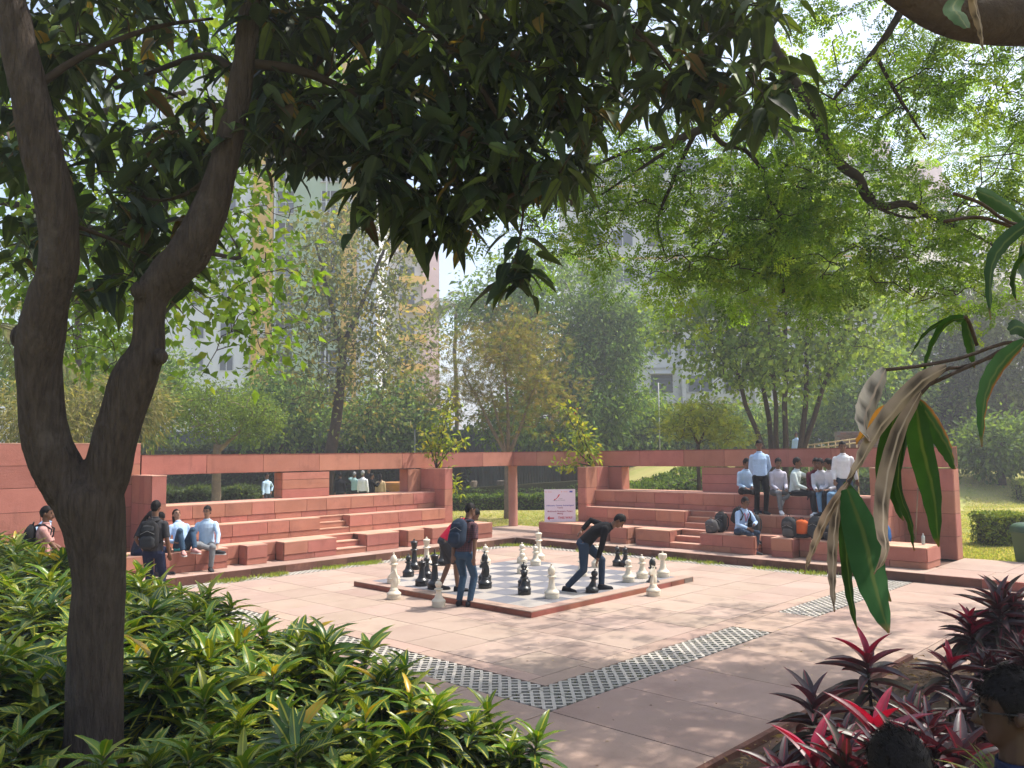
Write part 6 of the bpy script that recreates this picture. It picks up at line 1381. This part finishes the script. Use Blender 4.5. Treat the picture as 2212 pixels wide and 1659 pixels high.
# bamboo spray hanging close to the camera at right
LM_bam = leafmat('leaf_bamboo', .22, .75, .06, tint=(1.2, 1.25, .4), vein=(.07, .10, .03)); LM_dry = leafmat('leaf_dry', .22, .75, .1, tint=(1.1, 1.0, .8), vein=(.30, .24, .18))
DB = 1.75
bb = gbase(2500, 2.2); t = empty('bamboo_branch', (bb.x, bb.y, 0), label='bamboo branch with big hanging green and withered leaves close at the right', cat='plant')
for rows_ in ([(2700, 900, 16), (2450, 760, 13), (2212, 736, 8), (2080, 772, 6), (1990, 790, 5), (1912, 799, 4)], [(2450, 760, 10), (2212, 746, 7), (2120, 780, 6), (2010, 830, 5), (1958, 862, 4)], [(2212, 745, 6), (2090, 790, 5), (2040, 800, 4), (1985, 855, 3)], [(1958, 862, 5), (1905, 905, 6), (1868, 960, 6), (1838, 1035, 7), (1822, 1060, 6)], [(2110, 745, 4), (2095, 700, 3), (2085, 684, 3)], [(2450, 500, 8), (2212, 490, 5), (2120, 440, 4), (2060, 418, 3)], [(2212, 500, 4), (2120, 470, 3), (2040, 478, 3)]):
    ln_ = cat_r(pxline(rows_, DB + .05, DB), 4); tubes('twig', [(ln_[0], ln_[1], 7)], 7, M_['bark2'], t)
def bleaf(pts, w, c, dry=False, dd=0.0, face=0.0, edge=None):
    """one long leaf along photo points, w pixels wide"""
    k = 14; q = catmull([np.append(np.array(at(x, y, DB + dd + .05 * i * (1 if dd >= 0 else -1))), 0)[:3] for i, (x, y) in enumerate(pts)], 8); q = np.array(q); ii = np.linspace(0, len(q) - 1, k + 1); q = np.stack([np.interp(ii, np.arange(len(q)), q[:, j]) for j in range(3)], 1); vs, fs, uv = [], [], []; W = w / FPX * DB
    for i in range(k + 1):
        u = i / k; tg = q[min(i + 1, k)] - q[max(i - 1, 0)]; tg /= np.linalg.norm(tg); sd_ = np.cross(tg, np.array(CF)); sd_ /= np.linalg.norm(sd_); nn = np.cross(sd_, tg); sd_ = sd_ * math.cos(face + .5 * u) + nn * math.sin(face + .5 * u); nn = np.cross(sd_, tg)
        ww = W * max(.03, (math.sin(math.pi * (.06 + .90 * u ** .85)) ** .7) if u < 1 else .03)
        for s in (-1, -.5, 0, .5, 1): vs.append(q[i] + sd_ * s * ww * .5 + nn * (abs(s) * ww * .16 + .0015 * math.sin(u * 40 + s * 2))); uv.append((u, s * .5, 0))
    for i in range(k):
        for j in range(4): a = i * 5 + j; fs.append((a, a + 5, a + 6, a + 1))
    me = mesh_from('leaf', vs, fs, True); cc = np.ones((len(vs), 4), np.float32)
    for m_, (u, s, _) in enumerate(uv):
        col = np.array(c)
        if dry: col = col * (.30 if math.sin(u * 26 + 1.5) > .35 and abs(s) < .4 else 1.0)
        if edge and s > .3: col = np.array(edge)
        if u > .95: col = np.array((.22, .12, .06))
        cc[m_, :3] = col
    me.attributes.new('col', 'FLOAT_COLOR', 'POINT').data.foreach_set('color', cc.ravel()); me.attributes.new('luv', 'FLOAT_VECTOR', 'POINT').data.foreach_set('vector', np.array(uv, np.float32).ravel())
    obj('leaf', me, LM_dry if dry else LM_bam, t, world=True)
G, G2, DRY, DRY2 = (.026, .070, .018), (.020, .048, .016), (.24, .19, .145), (.20, .15, .105)
bleaf([(1913, 797), (1885, 860), (1868, 910), (1880, 955)], 56, (.26, .235, .19), True, -.02, .1); bleaf([(2045, 793), (1985, 830), (1905, 920), (1858, 1000), (1828, 1040)], 44, DRY, True, -.03, .2); bleaf([(1990, 845), (1945, 930), (1915, 1040), (1908, 1130), (1915, 1195), (1888, 1240)], 40, DRY2, True, -.01)
bleaf([(1958, 866), (1950, 960), (1940, 1050), (1952, 1125)], 66, G, dd=.03, face=.3); bleaf([(1978, 868), (1992, 960), (2018, 1070), (2028, 1182)], 60, G, dd=.0, face=-.2); bleaf([(1985, 868), (2020, 920), (2052, 975), (2064, 1014)], 46, G, edge=(.30, .10, .02)); bleaf([(1935, 888), (1915, 980), (1912, 1070), (1905, 1110)], 44, G2, dd=.05)
bleaf([(1820, 1050), (1858, 1120), (1900, 1220), (1925, 1300)], 80, G, dd=.02, face=.2); bleaf([(1830, 1056), (1868, 1160), (1890, 1260), (1920, 1368)], 78, (.026, .075, .024), dd=-.03, face=-.15); bleaf([(1815, 1060), (1803, 1150), (1800, 1240), (1803, 1322)], 26, DRY2, True, -.02); bleaf([(1818, 1062), (1826, 1160), (1836, 1270), (1852, 1360)], 30, G2, dd=.01)
bleaf([(1832, 1042), (1790, 1110), (1762, 1175), (1738, 1238)], 24, (.26, .18, .12), True, -.01); bleaf([(1930, 870), (1900, 895), (1862, 945), (1850, 960)], 26, (.36, .16, .06), dd=.04); bleaf([(1960, 895), (1940, 1040), (1968, 1130), (1975, 1190)], 22, G2, dd=.06)
bleaf([(2088, 684), (2050, 690), (2000, 720), (1966, 770)], 12, G2); bleaf([(2088, 686), (2045, 700), (2010, 760), (1992, 835)], 28, G, face=.3); bleaf([(2085, 684), (2095, 720), (2104, 760), (2106, 795)], 38, G, dd=.02); bleaf([(2212, 736), (2160, 790), (2128, 860), (2121, 965)], 42, G, dd=-.02, edge=(.28, .09, .02)); bleaf([(2240, 470), (2175, 520), (2142, 580), (2140, 690)], 34, G2, dd=-.02); bleaf([(2230, 540), (2205, 570), (2192, 600), (2196, 650)], 34, G2); bleaf([(2110, 412), (2150, 430), (2190, 455), (2235, 500)], 46, (.03, .07, .018), dd=.02); bleaf([(2240, 620), (2222, 600), (2214, 580), (2208, 520)], 30, G2); bleaf([(2180, 715), (2200, 705), (2225, 720), (2240, 740)], 36, G2)
bleaf([(2090, 60), (2070, 30), (2060, 10), (2100, -40)], 50, (.03, .07, .02), dd=.3); bleaf([(2110, -60), (2105, 0), (2120, 60), (2125, 110)], 34, DRY2, True, .2)
# ------------------------------------------------------------------ hazy air
m, nt, out = nodes('hazy_air'); pv = N(nt, 'ShaderNodeVolumePrincipled'); pv.inputs['Color'].default_value = (.95, .96, 1, 1); pv.inputs['Density'].default_value = .0024; pv.inputs['Anisotropy'].default_value = .35
nt.links.new(pv.outputs[0], out.inputs['Volume'])
MB().box((-405, -405, -1.2), (405, 405, 56)).build('haze', m, smooth=False, kind='stuff')
